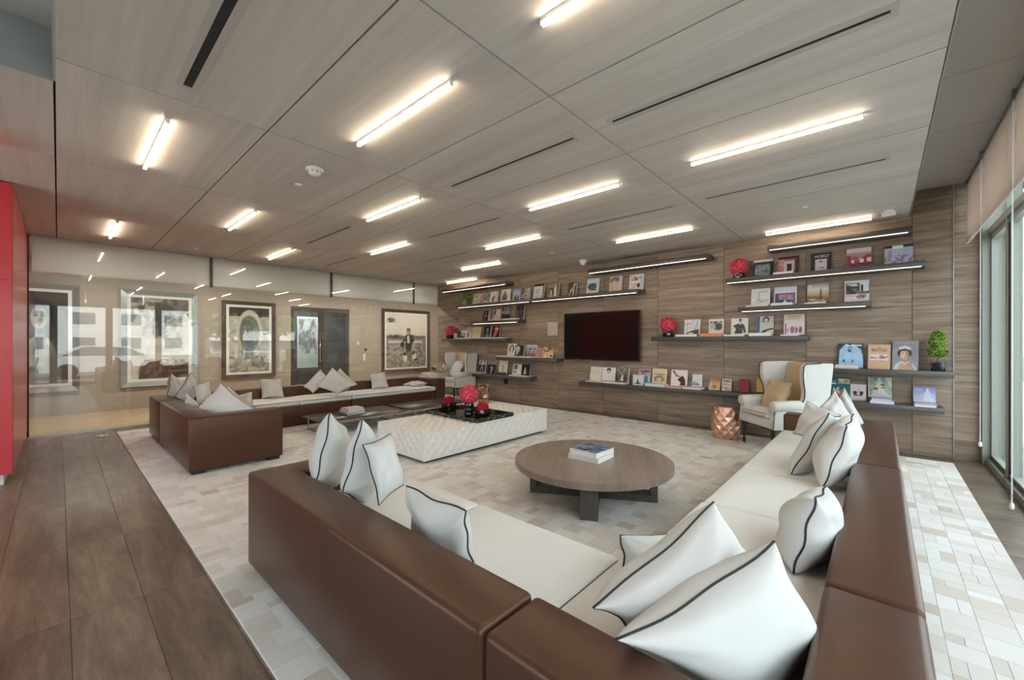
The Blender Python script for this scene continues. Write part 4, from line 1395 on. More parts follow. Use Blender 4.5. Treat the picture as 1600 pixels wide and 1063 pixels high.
# ------------------------------------------------------------------ books
def book(label, x0, w, z, h, cover, ops, group, th=0.028, lean=11.0, yaw=0.0, texts=(), roll=0.0, yfoot=None):
    """leans against the wall; origin at the lower left front corner of the cover"""
    lr = math.radians(lean)
    depth = h * math.sin(lr) + th * math.cos(lr)
    y0 = Y_WALL - 0.004 - depth if yfoot is None else yfoot
    t = thing('book', label, 'book', (x0, y0, z), group=group, rot=(-lr, math.radians(roll), math.radians(yaw)))
    c = plain_cover(cover)
    MB().box(0, 0, 0, w, 0.003, h).box(0, th - 0.003, 0, w, th, h).box(0, 0.003, 0, 0.004, th - 0.003, h).build('cover_boards', c, t)
    MB().box(0.004, 0.003, 0.003, w - 0.004, th - 0.003, h - 0.003).build('page_block', 'page_paper', t)
    nx = max(16, min(64, int(w * 240)))
    me = print_mesh('cover_print', w, h, paint(cover, ops, nx, int(nx * h / w), w / h))
    o = link('cover_print', me, 'print', t, (0, -0.0008, 0))
    for s, u, v_, size, col, *xs in texts:
        tm = text_mesh('cover_title', s, size * h, col, xscale=xs[0] if xs else 1.0)
        link('cover_title', tm, 'print', o, (u * w, -0.0012, v_ * h))
    return t


COVERS = {}


def plain_cover(hexc):
    if hexc not in COVERS:
        plain('cover_' + hexc, lin(hexc), 0.4, vary=0.03)
        COVERS[hexc] = 'cover_' + hexc
    return COVERS[hexc]


def flat_book(label, x0, x1, y0, y1, z, th, cover, group, rz=0.0, spine='front', ops=None):
    """lies flat; page edges show on three sides, the spine on one"""
    w, d = (x1 - x0) / 2, (y1 - y0) / 2
    t = thing('book', label, 'book', ((x0 + x1) / 2, (y0 + y1) / 2, z), rz, group)
    c = plain_cover(cover)
    m = MB().box(-w, -d, 0, w, d, 0.003).box(-w, -d, th - 0.003, w, d, th)
    p = 0.004
    if spine == 'front':
        m.box(-w, -d, 0.003, w, -d + 0.004, th - 0.003)
        MB().box(-w + p, -d + 0.004, 0.003, w - p, d - p, th - 0.003).build('page_block', 'page_paper', t)
    elif spine == 'left':
        m.box(-w, -d, 0.003, -w + 0.004, d, th - 0.003)
        MB().box(-w + 0.004, -d + p, 0.003, w - p, d - p, th - 0.003).build('page_block', 'page_paper', t)
    else:
        m.box(-w, d - 0.004, 0.003, w, d, th - 0.003)
        MB().box(-w + p, -d + p, 0.003, w - p, d - 0.004, th - 0.003).build('page_block', 'page_paper', t)
    m.build('cover_boards', c, t)
    if ops is not None:
        me = print_mesh('cover_print', 2 * w, 2 * d, paint(cover, ops, 26, int(26 * d / w), w / d))
        link('cover_print', me, 'print', t, (-w, -d, th + 0.0008), (math.radians(-90), 0, 0))
    return t


S1, S2, S3, S4, S5, S7, S8, S9 = 2.3455, 1.9155, 1.4905, 1.0555, 0.6305, 2.3705, 1.9255, 1.4905
GA, GB, GC = 'books on the far left shelves', 'books on the shelf under the television', 'books on the right-hand shelves'
GF = 'books lying flat on the wall shelves'

# top left shelf
book('cream book with sketchy grey print, first after the little plant', -7.72, 0.23, S1, 0.285, 'e2dac8', [('n', 1, 5, .7, '8d8f82', .1, .3, .9, .9), ('n', 3, 6, .6, 'c8a86a', 0, .1, .9, .4), ('r', .1, .86, .7, .93, 'c9b9a0')], GA, lean=13)
book('colourful orange and blue patterned book, second on the far left top shelf', -7.46, 0.30, S1, 0.285, 'a9a08e', [('n', 5, 6, .8, 'd8703c', 0, 0, .5, 1), ('n', 7, 6, .8, '4d6c8c', .45, .2, 1, 1), ('n', 8, 8, .6, 'e9e4d8', 0, 0, 1, 1), ('n', 9, 7, .6, '5f8a3c', 0, 0, .3, .4)], GA)
book('white book with a small brown figure, third on the far left top shelf', -7.10, 0.24, S1, 0.29, 'e8dcd6', [('r', .34, .1, .62, .5, '9b6a52'), ('r', .5, .4, .74, .64, '8a7468'), ('n', 11, 9, .5, '6b4a3a', .3, .1, .75, .6)], GA, th=.05)
book('cream book with two dark figures, standing above a thin white book', -6.74, 0.29, S1, 0.315, 'dcd5ca', [('e', .4, .72, .11, .14, '8e8478'), ('p', [(.12, .2), (.2, .56), (.4, .66), (.62, .56), (.66, .1), (.3, .12)], '4b4644'), ('n', 13, 8, .5, 'b9b0a4', .1, .1, .7, .7), ('r', .6, .2, .72, .5, '77706a')], GA)
book('blue book with a mountain silhouette, high on the far left shelf', -6.36, 0.23, S1, 0.285, '8ea0c4', [('g', 0, 'd9cdb4', .35, '9fb0cf'), ('p', [(.1, .1), (.3, .5), (.5, .25), (.7, .45), (.9, .1)], '5a4c44'), ('n', 17, 8, .4, 'e8e8ee', 0, .5, 1, 1)], GA)
book('brown and grey speckled book, last on the far left top shelf', -6.08, 0.24, S1, 0.285, '8d8576', [('n', 19, 6, .8, 'd8cbb4', 0, 0, 1, 1), ('n', 21, 9, .8, '4a3b32', 0, 0, .6, 1), ('n', 23, 9, .5, '9fae9a', .5, 0, 1, 1)], GA, th=.035)
flat_book('thin white book lying by the blue mountain book', -6.55, -6.23, 6.875, 7.02, S1, .02, 'e6e0d6', GF)
# second left shelf
book('black book with white and red figure, first on the second far left shelf', -7.34, 0.19, S2, 0.262, '1d1a1b', [('e', .5, .55, .26, .08, 'c9786c'), ('e', .45, .8, .14, .1, '8a8a8a'), ('l', .4, .48, .3, .12, .06, 'b9b4ae'), ('n', 25, 7, .4, '5a5050', 0, 0, 1, 1)], GA, th=.055)
book('pale book with pink flowers and dark hair, left of the bold black book', -7.00, 0.22, S2 + .026, 0.26, 'cfc8bc', [('p', [(0, .5), (.2, 1), (.38, .95), (.3, .5)], '3a302c'), ('n', 27, 5, .9, 'c86a5c', .1, .0, .9, .5), ('r', .4, .5, .95, .95, 'd2cdbf')], GA)
book('black book with bold white rounded lettering on the second far left shelf', -6.71, 0.27, S2 + .026, 0.30, '2c241f', [], GA, lean=9, texts=[('TOM\nFORD', .5, .70, .36, 'f1ede6', .85)])
book('dark book with crowded purple-black photo, right end of the second shelf', -6.25, 0.24, S2, 0.34, '38302f', [('n', 29, 6, .7, '6b5c66', 0, 0, 1, 1), ('n', 31, 8, .6, '2a2224', 0, 0, 1, 1), ('l', .2, .1, .24, .6, .06, 'a09a90')], GA, th=.04)
flat_book('pinkish flat book at the left under the second far left shelf books', -6.98, -6.50, 6.875, 7.03, S2, .026, 'd8b5a8', GF)
flat_book('white flat book at the right under the second far left shelf books', -6.49, -6.06, 6.875, 6.99, S2, .026, 'd9d2c6', GF)
# top shelf above the television
book('white sleeved book in a black case, first on the shelf above the television', -5.71, 0.27, S1, 0.335, '262a2c', [('r', .0, .0, .93, .86, 'cfd2d6'), ('r', .2, .35, .6, .7, 'b6b8bb'), ('n', 33, 10, .5, '8f9397', .1, .05, .9, .25)], GA, th=.06)
book('book of a pale woman in white with pink flowers, above the television', -5.29, 0.24, S1, 0.32, '8b7d70', [('n', 35, 6, .6, 'd9cdbd', 0, .7, 1, 1), ('p', [(.62, 0), (.55, .7), (.75, .8), (.8, 0)], 'e9e2d6'), ('e', .25, .4, .22, .3, '3c2a22'), ('e', .22, .36, .11, .2, 'd0bda6'), ('r', 0, 0, .4, .16, 'cdbcaa'), ('n', 37, 8, .8, '9c4468', .45, .7, .95, 1)], GA, th=.05)
book('brown book of a seated bare figure, above the left of the television', -4.80, 0.19, S1, 0.295, '5d4d3e', [('p', [(.05, 0), (.3, .45), (.55, .7), (.75, .95), (.95, .9), (.8, .5), (.75, .05), (.6, .05), (.6, .5), (.25, .1)], 'd9cab2'), ('n', 39, 8, .5, '3a3028', 0, 0, 1, 1)], GA, th=.055)
book('white book with a blue sea and mountain, above the television', -4.37, 0.27, S1, 0.32, 'e4e6e6', [('e', .45, .5, .38, .22, '50708c'), ('n', 41, 7, .7, '2e4a6e', .1, .35, .85, .7), ('p', [(.05, .38), (.4, .24), (.85, .22), (.85, .3)], '5c7d4e'), ('n', 43, 6, .6, 'd8c6a4', 0, 0, .5, .2), ('r', .88, 0, 1, 1, 'dde3d4')], GA)
book('book with a dressed-up pug-like dog face, second from right above the television', -3.87, 0.26, S1, 0.315, 'd3c8b6', [('e', .35, .75, .33, .2, '9a968a'), ('n', 45, 8, .7, '3c3c40', .05, .6, .75, .95), ('e', .4, .5, .28, .2, 'd9bba0'), ('n', 47, 7, .6, 'c8b46a', .0, .0, .6, .35), ('r', .78, 0, 1, 1, 'd6c3cf')], GA)
book('white book with black curly lettering, rightmost above the television', -3.46, 0.27, S1, 0.305, 'e9e2d6', [('n', 49, 9, .9, '3a3e48', .08, .62, .62, .95), ('n', 51, 8, .6, 'c96a56', .05, .05, .6, .42), ('e', .68, .3, .09, .16, '2a2220'), ('r', .78, .0, 1, .95, 'b9c8d4'), ('e', .74, .78, .06, .06, '3c5a86')], GA)
# shelf over the far armchair
book('small pink-spined book beside the far rose ball', -8.33, 0.10, S3, 0.14, 'd9a79c', [('r', .1, .55, .9, .9, 'e3c2b6'), ('n', 53, 5, .5, 'a86a62', 0, 0, 1, .4)], GA, yfoot=6.95, lean=5)
book('small blue-grey photo book, low beside the far rose ball', -8.21, 0.22, S3 + .022, 0.185, '9fa3ad', [('n', 55, 6, .8, '5a4a5c', 0, .1, 1, .7), ('r', 0, 0, 1, .16, '3c3c40'), ('r', 0, .85, 1, 1, 'd6d4d2')], GA)
book('cream illustrated book, left of the yellowish one over the far armchair', -8.00, 0.23, S3 + .022, 0.275, 'c8b9a2', [('n', 57, 7, .6, '9c8a74', 0, .5, 1, 1), ('e', .45, .3, .22, .28, '8a7a66'), ('e', .5, .2, .1, .16, '5a4838')], GA, th=.04)
book('plain pale yellow book on the shelf over the far armchair', -7.73, 0.27, S3 + .022, 0.275, 'e3d8b4', [('r', .08, .1, .92, .92, 'e0d3a0'), ('n', 59, 8, .3, 'c2a860', .2, .3, .8, .8)], GA)
book('black book with a grey alien-like bust on the left shelves', -7.30, 0.21, S3 + .022, 0.29, '1f2221', [('e', .5, .62, .19, .22, '8fa098'), ('p', [(.15, .0), (.25, .3), (.5, .4), (.75, .3), (.85, 0)], '6d7d76'), ('e', .5, .5, .1, .1, '5c6a64')], GA, th=.045)
book('dark red book with a pink pouting mouth shape on the left shelves', -7.03, 0.25, S3 + .022, 0.275, '3a1c1e', [('e', .55, .78, .3, .16, 'd98484'), ('p', [(.1, .02), (.3, .6), (.6, .7), (.8, .6), (.5, .1)], 'cf5f66'), ('e', .52, .8, .16, .06, 'e8c4bc')], GA, th=.035)
flat_book('long white flat book under the pale yellow book', -8.13, -7.56, 6.875, 7.1, S3, .022, 'd5cbbb', GF)
flat_book('white flat book under the alien bust book', -7.55, -7.06, 6.875, 7.1, S3, .022, 'e2dbd0', GF)
flat_book('white flat book at the right end, under the red mouth book', -7.05, -6.50, 6.875, 7.1, S3, .022, 'e6e0d8', GF)
# five-book shelf left of the television
book('cream book with an oval of dark hair, leftmost of the five left of the television', -6.53, 0.26, S4 + .03, 0.285, 'ead8c6', [('e', .5, .56, .27, .33, '4a2c26'), ('e', .5, .50, .15, .30, 'e2cdb8'), ('r', .3, 0, .7, .2, 'ead8c6')], GA)
book('black and white photo book with a pale flower, second of the five', -6.28, 0.26, S4 + .03, 0.245, '3c3d42', [('e', .3, .62, .26, .3, 'd4d4d8'), ('n', 61, 7, .7, '5c5e66', .0, .2, .6, 1), ('p', [(.1, .1), (.3, .1), (.5, .5), (.3, .5)], 'c4c4ca'), ('r', .65, .1, .9, .95, '26272c')], GA, th=.05)
book('grey-blue book of a crowd, middle of the five left of the television', -5.95, 0.28, S4 + .024, 0.265, 'b4b6c4', [('n', 63, 9, .9, '33343c', .05, .35, .95, .7), ('r', 0, 0, 1, .28, '9c6a6e'), ('n', 65, 9, .6, '4c3436', 0, 0, 1, .3), ('r', 0, .82, 1, 1, 'c2c4d2')], GA, th=.035)
book('small dusky pink patterned book, fourth of the five left of the television', -5.67, 0.20, S4, 0.225, 'b87a72', [('n', 67, 7, .8, 'd4a89c', 0, 0, 1, 1), ('r', 0, 0, 1, .12, 'd9b8ac')], GA)
book('orange and cream splashed book, rightmost of the five left of the television', -5.46, 0.24, S4, 0.24, 'e6cfa0', [('n', 69, 6, .9, 'c9583c', .3, 0, 1, 1), ('n', 71, 9, .8, '3c3230', 0, .5, 1, 1), ('e', .85, .2, .1, .12, '2a2624')], GA, th=.035)
flat_book('white flat book under the oval hair book', -6.71, -6.14, 6.875, 7.1, S4, .03, 'd2c8be', GF)
flat_book('white flat book under the crowd book, left of the television', -6.13, -5.68, 6.875, 7.1, S4, .024, 'ddd6ce', GF)
# shelf behind the far armchair
book('dark book half hidden by the far armchair, red blossom on top', -7.73, 0.17, S5 + .022, 0.30, '2c1c1e', [('e', .6, .86, .3, .12, 'c9a8a4'), ('n', 73, 6, .5, '5c3a3c', 0, 0, 1, .7)], GA)
book('white and purple book of a letter A shape, beside the far armchair', -7.51, 0.24, S5 + .022, 0.30, '4a3a40', [('r', .0, .62, 1, 1, 'd6d0cc'), ('n', 75, 6, .9, '2c2226', .1, .6, .9, 1), ('l', .3, .2, .5, .55, .08, 'd2c8c8'), ('l', .7, .2, .5, .55, .08, 'd2c8c8'), ('r', .1, 0, .8, .16, '9a5c66')], GA, th=.035)
book('black book with a white dancer, second shelf from the floor at the left', -7.20, 0.28, S5, 0.225, '221d1e', [('p', [(.35, 0), (.42, .5), (.3, .75), (.5, .8), (.6, .5), (.46, .1)], 'd4ccc6'), ('n', 77, 8, .5, '5c5452', .3, .3, .9, .9)], GA)
book('tall cream book of a lone tree over dark ground, by the far armchair', -6.81, 0.27, S5, 0.335, 'ddd0b4', [('g', 0, '3a2f28', .2, '5c4c3c'), ('r', 0, .16, 1, .3, 'cfc0a4'), ('l', .5, .25, .52, .62, .07, '4a4438'), ('n', 79, 8, .6, '5c5848', .3, .4, .8, .7)], GA)
book('white book with small dark portraits, second from the right end', -6.37, 0.27, S5 + .022, 0.245, 'e6ddd2', [('r', .1, .5, .5, .9, '8a8688'), ('n', 81, 9, .9, '3a3436', .08, .1, .52, .92), ('r', .55, .1, .92, .92, 'ece4da')], GA)
book('black book with a white pointed gown, right end of the low left shelf', -6.09, 0.25, S5 + .022, 0.245, '241d19', [('p', [(.25, .1), (.36, .6), (.42, .8), (.5, .6), (.58, .1)], 'd4c6b4'), ('n', 83, 8, .3, '4c4038', .5, .3, 1, .9)], GA, th=.04)
flat_book('white flat book by the legs of the far armchair wing', -7.67, -7.24, 6.875, 7.1, S5, .022, 'cfc6bd', GF)
flat_book('cream flat book under the white gown book', -6.30, -5.76, 6.875, 7.1, S5, .022, 'e2d3c4', GF)
# low shelf under the television
book('plain cream textured book, leftmost under the television', -4.29, 0.25, S5 + .02, 0.27, 'e0d6c6', [('n', 85, 8, .25, 'c4b8a4', .05, .05, .95, .95), ('r', .2, .55, .8, .62, 'cdc2b0')], GB, lean=14)
book('white book of a dark-haired face, second under the television', -4.03, 0.28, S5 + .02, 0.265, 'e4dfda', [('e', .5, .83, .17, .13, '2e2022'), ('e', .5, .70, .12, .15, 'c68a80'), ('e', .5, .66, .09, .10, 'd9a89c'), ('n', 87, 8, .25, 'b8b2ae', .05, .1, .95, .4), ('r', 0, 0, 1, .06, '9a9490')], GB)
book('dark forest book with a white pointed figure, third under the television', -3.72, 0.26, S5 + .02, 0.285, '6a625a', [('n', 89, 9, .8, 'b9b2a8', 0, .35, .9, 1), ('n', 91, 9, .8, '2c2622', 0, 0, .9, .5), ('p', [(.32, .08), (.42, .45), (.46, .62), (.52, .45), (.56, .08)], 'e2d9c8'), ('r', .9, 0, 1, 1, 'c9b0a8')], GB)
book('tall pink and blue book behind a smaller white one, under the television', -3.28, 0.22, S5, 0.28, '6fa0b4', [('r', 0, .58, 1, 1, 'c4a2b6'), ('n', 93, 6, .9, '5c3a4a', .1, .66, .6, .95), ('r', .55, .84, .95, .93, '2c2226'), ('r', .82, 0, 1, .6, 'a9d4e2')], GB, th=.04)
book('small white book with a black bird-like shape, in front of a pink one', -3.31, 0.19, S5, 0.185, 'd6dade', [('p', [(.1, .12), (.35, .22), (.42, .55), (.55, .6), (.62, .25), (.9, .12)], '26262a'), ('n', 95, 8, .3, 'b2b8be', 0, 0, 1, 1)], GB, yfoot=6.915, lean=4, th=.045)
book('cream engraved book with an arch drawing, on a white book under the television', -3.02, 0.25, S5 + .05, 0.255, 'e4d2b0', [('r', .07, .06, .93, .94, 'd9c8a2'), ('r', .1, .58, .9, .66, '9a8c6a'), ('e', .5, .28, .34, .24, '8a8060'), ('e', .5, .22, .2, .2, 'd2caa8'), ('n', 97, 9, .5, '7c7250', .1, .08, .9, .56)], GB, lean=14)
book('white book of a crouching dark figure, middle of the low shelf', -2.69, 0.27, S5 + .024, 0.275, 'e8e0da', [('p', [(.4, .4), (.72, .66), (.88, .4), (.92, .02), (.55, .05), (.62, .2)], '3a2224'), ('l', .15, .85, .35, .66, .1, '7a6c68'), ('l', .3, .62, .55, .58, .06, '5c4640'), ('e', .16, .88, .08, .07, '6a5c58')], GB)
book('small pale book with a brown creature, right of the crouching figure book', -2.34, 0.15, S5 + .035, 0.20, 'd9dedc', [('p', [(.0, .1), (.15, .4), (.4, .35), (.75, .2), (.8, .08)], '8c7a72'), ('e', .35, .24, .12, .05, 'd2c4bc'), ('r', .86, 0, 1, 1, 'e6dfd4')], GB, lean=8)
book('small leaning cream and orange paperback on the low shelf', -2.08, 0.16, S5, 0.18, 'd8b894', [('r', 0, .78, 1, 1, 'c98a54'), ('e', .5, .35, .22, .18, 'a07c6c'), ('r', .15, .62, .8, .72, 'c89c7c')], GB, lean=16, roll=6)
book('small white and pink paperback, left of the red book', -1.88, 0.135, S5, 0.185, 'd9cfc8', [('r', .1, .74, .9, .92, '8c7c80'), ('r', .1, .48, .85, .56, 'a89c9c'), ('n', 99, 6, .9, 'b0686a', .05, .04, .95, .34), ('r', .1, .58, .7, .64, 'b9aeac')], GB, th=.045)
book('small crimson book standing on the low shelf', -1.63, 0.125, S5, 0.20, '9a1024', [('n', 101, 7, .4, '7c0a1c', 0, 0, 1, 1)], GB, th=.045)
book('small yellow book beside the white wing armchair', -1.40, 0.165, S5 + .012, 0.195, 'd4b03c', [('n', 103, 8, .4, 'b9922c', 0, 0, 1, 1), ('e', .85, .3, .12, .4, '2a2016')], GB, lean=8)
flat_book('flat white magazine under the two leftmost books below the television', -4.27, -3.90, 6.875, 7.1, S5, .02, 'ccc6be', GF)
flat_book('flat white book under the forest book below the television', -3.88, -3.45, 6.875, 7.1, S5, .02, 'e2ded8', GF)
flat_book('thick white flat book under the engraved book', -3.07, -2.73, 6.88, 7.1, S5, .05, 'c9d2d2', GF)
flat_book('thin pink flat book under the crouching figure book', -2.71, -2.43, 6.875, 7.1, S5, .024, 'cfa49c', GF)
flat_book('white flat book under the small creature book', -2.42, -2.14, 6.875, 7.1, S5, .035, 'd4ccd8', GF)
# top right shelf
book('dark framed book of an abstract grey painting, first after the gold-banded vase', -1.44, 0.255, S7, 0.28, '2c3038', [('r', .0, .86, 1, 1, 'd9d4d6'), ('r', .08, .08, .86, .74, '8d9aa2'), ('n', 105, 6, .8, '4c5a62', .08, .08, .86, .74), ('n', 107, 6, .6, 'b9aec0', .1, .2, .6, .7), ('n', 109, 7, .5, '6a8c72', .4, .1, .86, .6), ('r', .1, .0, .8, .06, 'd8c8b4')], GC)
book('book of a red room with a white doorway, on the top right shelf', -1.12, 0.245, S7 + .03, 0.25, '4a3230', [('r', .0, .1, .85, .85, 'b4787a'), ('r', .3, .1, .78, .72, 'd4c4d2'), ('r', .44, .1, .68, .56, '3a3230'), ('n', 111, 8, .5, 'e0c8b4', .0, .1, .35, .9), ('r', 0, .84, 1, 1, '4c3428'), ('r', .86, .1, 1, .9, '5c4038')], GC)
book('black book with white serif title and a pale portrait panel', -0.73, 0.225, S7, 0.275, '3a3633', [('r', .22, .03, .80, .68, 'd8d2dc'), ('e', .5, .55, .09, .06, 'b06a7c'), ('r', .44, .25, .56, .5, 'e6d4dc'), ('r', .24, .03, .78, .18, 'dcc4c0'), ('r', .46, .2, .66, .26, '8c8c84')], GC, texts=[('HORST', .55, .76, .20, 'f4efe8', .95)])
book('book of a crimson salon with white lampshades, on the top right shelf', -0.34, 0.25, S7, 0.285, 'e3d6d8', [('r', .0, .06, 1, .7, '9a4658'), ('n', 113, 7, .7, 'd8a08c', .2, .3, .9, .8), ('r', .2, .28, .32, .44, 'f0e4e2'), ('r', .54, .26, .70, .46, 'f4ecea'), ('r', .84, .3, 1, .5, 'efe4e4'), ('n', 115, 9, .8, '3a2834', .05, .1, 1, .3), ('r', 0, .66, 1, .78, 'b89aa2'), ('r', 0, 0, 1, .08, 'efe6e0')], GC)
book('wide book of a city skyline in lilac haze, right end of the top shelf', 0.035, 0.265, S7, 0.262, '3c3630', [('r', .0, .06, 1, .88, 'b6c0d8'), ('g', .06, '9a7a96', .06, '9a7a96'), ('n', 117, 8, .9, '8c7494', 0, .1, 1, .5), ('n', 119, 9, .8, 'd6c6da', 0, .05, 1, .4), ('r', .14, .2, .26, .76, 'b89cae'), ('r', .28, .82, .66, .99, 'eef2ea'), ('r', 0, 0, 1, .06, 'e6eaf0')], GC)
flat_book('white flat book under the red room book', -1.15, -0.91, 6.875, 7.1, S7, .028, 'e6dfda', GF)
# second right shelf
book('white book with a faint interior drawing, first on the second right shelf', -1.47, 0.245, S8 + .02, 0.27, 'e4e2e2', [('l', .42, .4, .42, .78, .03, '8c8a86'), ('l', .42, .78, .85, .82, .03, '7a7c80'), ('r', .1, .3, .3, .4, 'f2f6fa'), ('n', 121, 7, .5, 'b8aca8', .1, .08, .9, .38), ('r', .3, .34, .5, .38, '77706c'), ('r', .45, .2, .65, .25, '8a8076')], GC)
book('white-bordered book of a pink palace among dark trees', -1.17, 0.275, S8 + .035, 0.255, 'dfe0ea', [('r', .04, .04, .94, .62, '5a5c80'), ('r', .22, .18, .88, .54, 'c49cb8'), ('n', 123, 9, .6, '8a6a90', .2, .15, .9, .6), ('n', 125, 8, .9, '2c2c40', .04, .04, .94, .25), ('p', [(.4, .06), (.5, .26), (.6, .06)], 'e0d6e8'), ('r', 0, .94, 1, 1, 'd2dccc')], GC)
book('golden skyline book with a clock tower and white city title', -0.77, 0.24, S8 + .016, 0.285, 'c9ae84', [('g', 0, '5c4630', .3, 'a9855a'), ('g', .3, 'b08c5c', .72, 'e3dccb'), ('g', .72, 'e3dccb', 1.0, '9c8aa2'), ('p', [(.58, .15), (.6, .6), (.64, .8), (.68, .6), (.7, .15)], '7a6450'), ('n', 127, 9, .5, '6b5034', 0, .1, 1, .4), ('r', .04, .86, .2, .9, 'f0e8f2'), ('r', .1, .8, .14, .96, 'f0e8f2'), ('r', .08, .19, .4, .225, 'efe8dc')], GC, texts=[('LONDON', .48, .03, .20, 'f6f1e8', .78)])
book('book of a sunny living room with dark plants, right end of the second shelf', -0.36, 0.25, S8, 0.30, 'e6dcdc', [('r', .05, .38, 1, .9, '4c4440'), ('n', 129, 7, .8, '8c8078', .05, .4, 1, .9), ('r', .62, .5, .98, .96, 'cfdde6'), ('r', .66, .5, .76, .8, '4a443c'), ('r', .12, .8, .5, .86, 'e6e2de'), ('r', .26, .74, .55, .79, 'dcd8d4'), ('e', .66, .25, .2, .07, '8c4c5c'), ('e', .74, .3, .16, .05, '5c4c50'), ('r', .1, .12, .5, .24, 'efeae8'), ('n', 131, 8, .5, 'c8b4b8', .05, .02, 1, .4)], GC)
flat_book('white flat book under the interior drawing book', -1.50, -1.22, 6.875, 7.1, S8, .02, 'e9e2d4', GF)
flat_book('thick pale green-white flat book under the pink palace book', -1.18, -0.92, 6.875, 7.1, S8, .035, 'd9e2d8', GF)
flat_book('thin white flat book under the clock tower book', -0.78, -0.55, 6.875, 7.1, S8, .016, 'e2ded8', GF)
# shelf right of the television
book('white book of a sailing ship, beside the coral rose ball', -2.47, 0.25, S9 + .036, 0.255, 'dcd9dc', [('p', [(.05, .06), (.5, .26), (.95, .36), (.95, .02), (.3, .02)], '4a3a3e'), ('l', .2, .2, .18, .95, .03, '8a8890'), ('l', .06, .68, .5, .7, .04, '77727c'), ('l', .88, .9, .7, .3, .04, '5c5258'), ('r', .3, .04, .6, .12, 'dcd8da'), ('n', 133, 8, .4, 'b0acb4', 0, .3, 1, 1)], GC, lean=8)
book('white book of grey flowers standing on an orange book', -2.08, 0.22, S9 + .05, 0.235, 'e2ddd2', [('r', .08, .2, .92, .82, 'b9b4a6'), ('n', 135, 6, .9, '3a4448', .08, .2, .92, .85), ('e', .68, .48, .22, .24, '3c4a50'), ('r', .1, .2, .4, .36, 'd6ccc0')], GC, lean=8)
book('white book of a seated man in a dark suit, right of the television', -1.75, 0.235, S9 + .025, 0.26, 'e2dfda', [('e', .54, .84, .08, .1, '9a8a80'), ('e', .54, .91, .09, .05, '2c2a2c'), ('p', [(.1, .55), (.45, .68), (.62, .7), (.8, .55), (.9, .15), (.78, .1), (.68, .42), (.7, .08), (.2, .06), (.3, .35)], '33343c'), ('n', 137, 8, .3, '77767c', .1, .05, .9, .6), ('r', .5, .6, .6, .74, 'dad6d2')], GC, lean=8)
book('blue-spined book with a black and white portrait', -1.40, 0.22, S9 + .046, 0.255, 'cfcac4', [('r', 0, 0, .2, 1, '3c6a94'), ('e', .56, .78, .2, .19, '3a3634'), ('e', .56, .74, .13, .15, 'c4bcb4'), ('r', .28, .66, .5, .7, '5c5854'), ('p', [(.25, .02), (.4, .16), (.7, .26), (1, .3), (1, .02)], '4a4644'), ('p', [(.5, .02), (.7, .16), (1, .2), (1, .02)], 'd2cec8'), ('r', .5, .9, .62, .97, '2a2826')], GC, lean=8)
book('white book with three purple jewels, right end of the television-level shelf', -1.05, 0.245, S9 + .018, 0.295, 'e3d6d8', [('r', 0, .72, 1, 1, 'ded2c0'), ('r', .2, .86, .82, .92, 'c48a7c'), ('r', .14, .76, .8, .82, 'c8a898'), ('r', .06, 0, .12, .55, '8a5c50'), ('e', .42, .24, .09, .17, '6c3468'), ('e', .62, .22, .07, .14, '8a3a70'), ('e', .82, .24, .08, .16, '4a2a58'), ('e', .2, .22, .05, .1, '9aa4c4'), ('n', 139, 9, .6, 'c490b0', .34, .08, .9, .4)], GC, lean=8)
flat_book('white flat book under the sailing ship book', -2.54, -2.20, 6.875, 7.1, S9, .035, 'e6e2de', GF)
flat_book('orange flat book under the grey flowers book', -2.15, -1.82, 6.875, 7.1, S9, .048, 'd98a52', GF)
flat_book('thin white flat book under the seated man book', -1.80, -1.52, 6.875, 7.1, S9, .024, 'e8e6e2', GF)
flat_book('thick white flat book under the blue-spined portrait book', -1.46, -1.18, 6.875, 7.1, S9, .045, 'ecebe8', GF)
flat_book('thin white flat book under the purple jewels book', -1.06, -0.85, 6.875, 7.1, S9, .017, 'e6e4ea', GF)
# blue-grey shelf with the topiary
book('large book of a pale blue jacket on a dark ground', -0.43, 0.26, S4, 0.33, '2f3c4c', [('p', [(.02, .02), (.06, .72), (.3, .98), (.5, .92), (.62, .98), (.92, .74), (1.0, .3), (.98, .02)], '9fc0e0'), ('p', [(.3, .98), (.5, .55), (.62, .98), (.5, .92)], 'dce8f2'), ('p', [(.36, .9), (.44, .62), (.56, .62), (.58, .9)], '7a9cc0'), ('p', [(.38, .74), (.46, .8), (.54, .74), (.5, .66), (.42, .66)], '22324a'), ('p', [(.18, .3), (.26, .36), (.28, .22), (.22, .22)], '2a3c5c'), ('p', [(.52, .24), (.62, .36), (.62, .22)], '2a3c5c'), ('l', .56, .5, .58, .05, .02, '6f94bc'), ('r', .64, .9, .94, .95, 'd9dfe6'), ('n', 141, 6, .3, 'c4dcf0', .05, .05, 1, .8)], GC, lean=9)
book('cream boxed book with brown arched title lettering and a row of figures', -0.125, 0.215, S4, 0.315, 'd9b594', [('r', .08, .36, .92, .60, 'ead9d6'), ('n', 143, 11, .9, '7a5a6c', .08, .42, .92, .56), ('r', .55, .3, .7, .33, 'b89a84')], GC, th=.06, lean=7, yaw=-9, texts=[('The', .5, .86, .08, '5c3a26', .9), ('BEATLES', .5, .72, .165, '55331f', .78)])
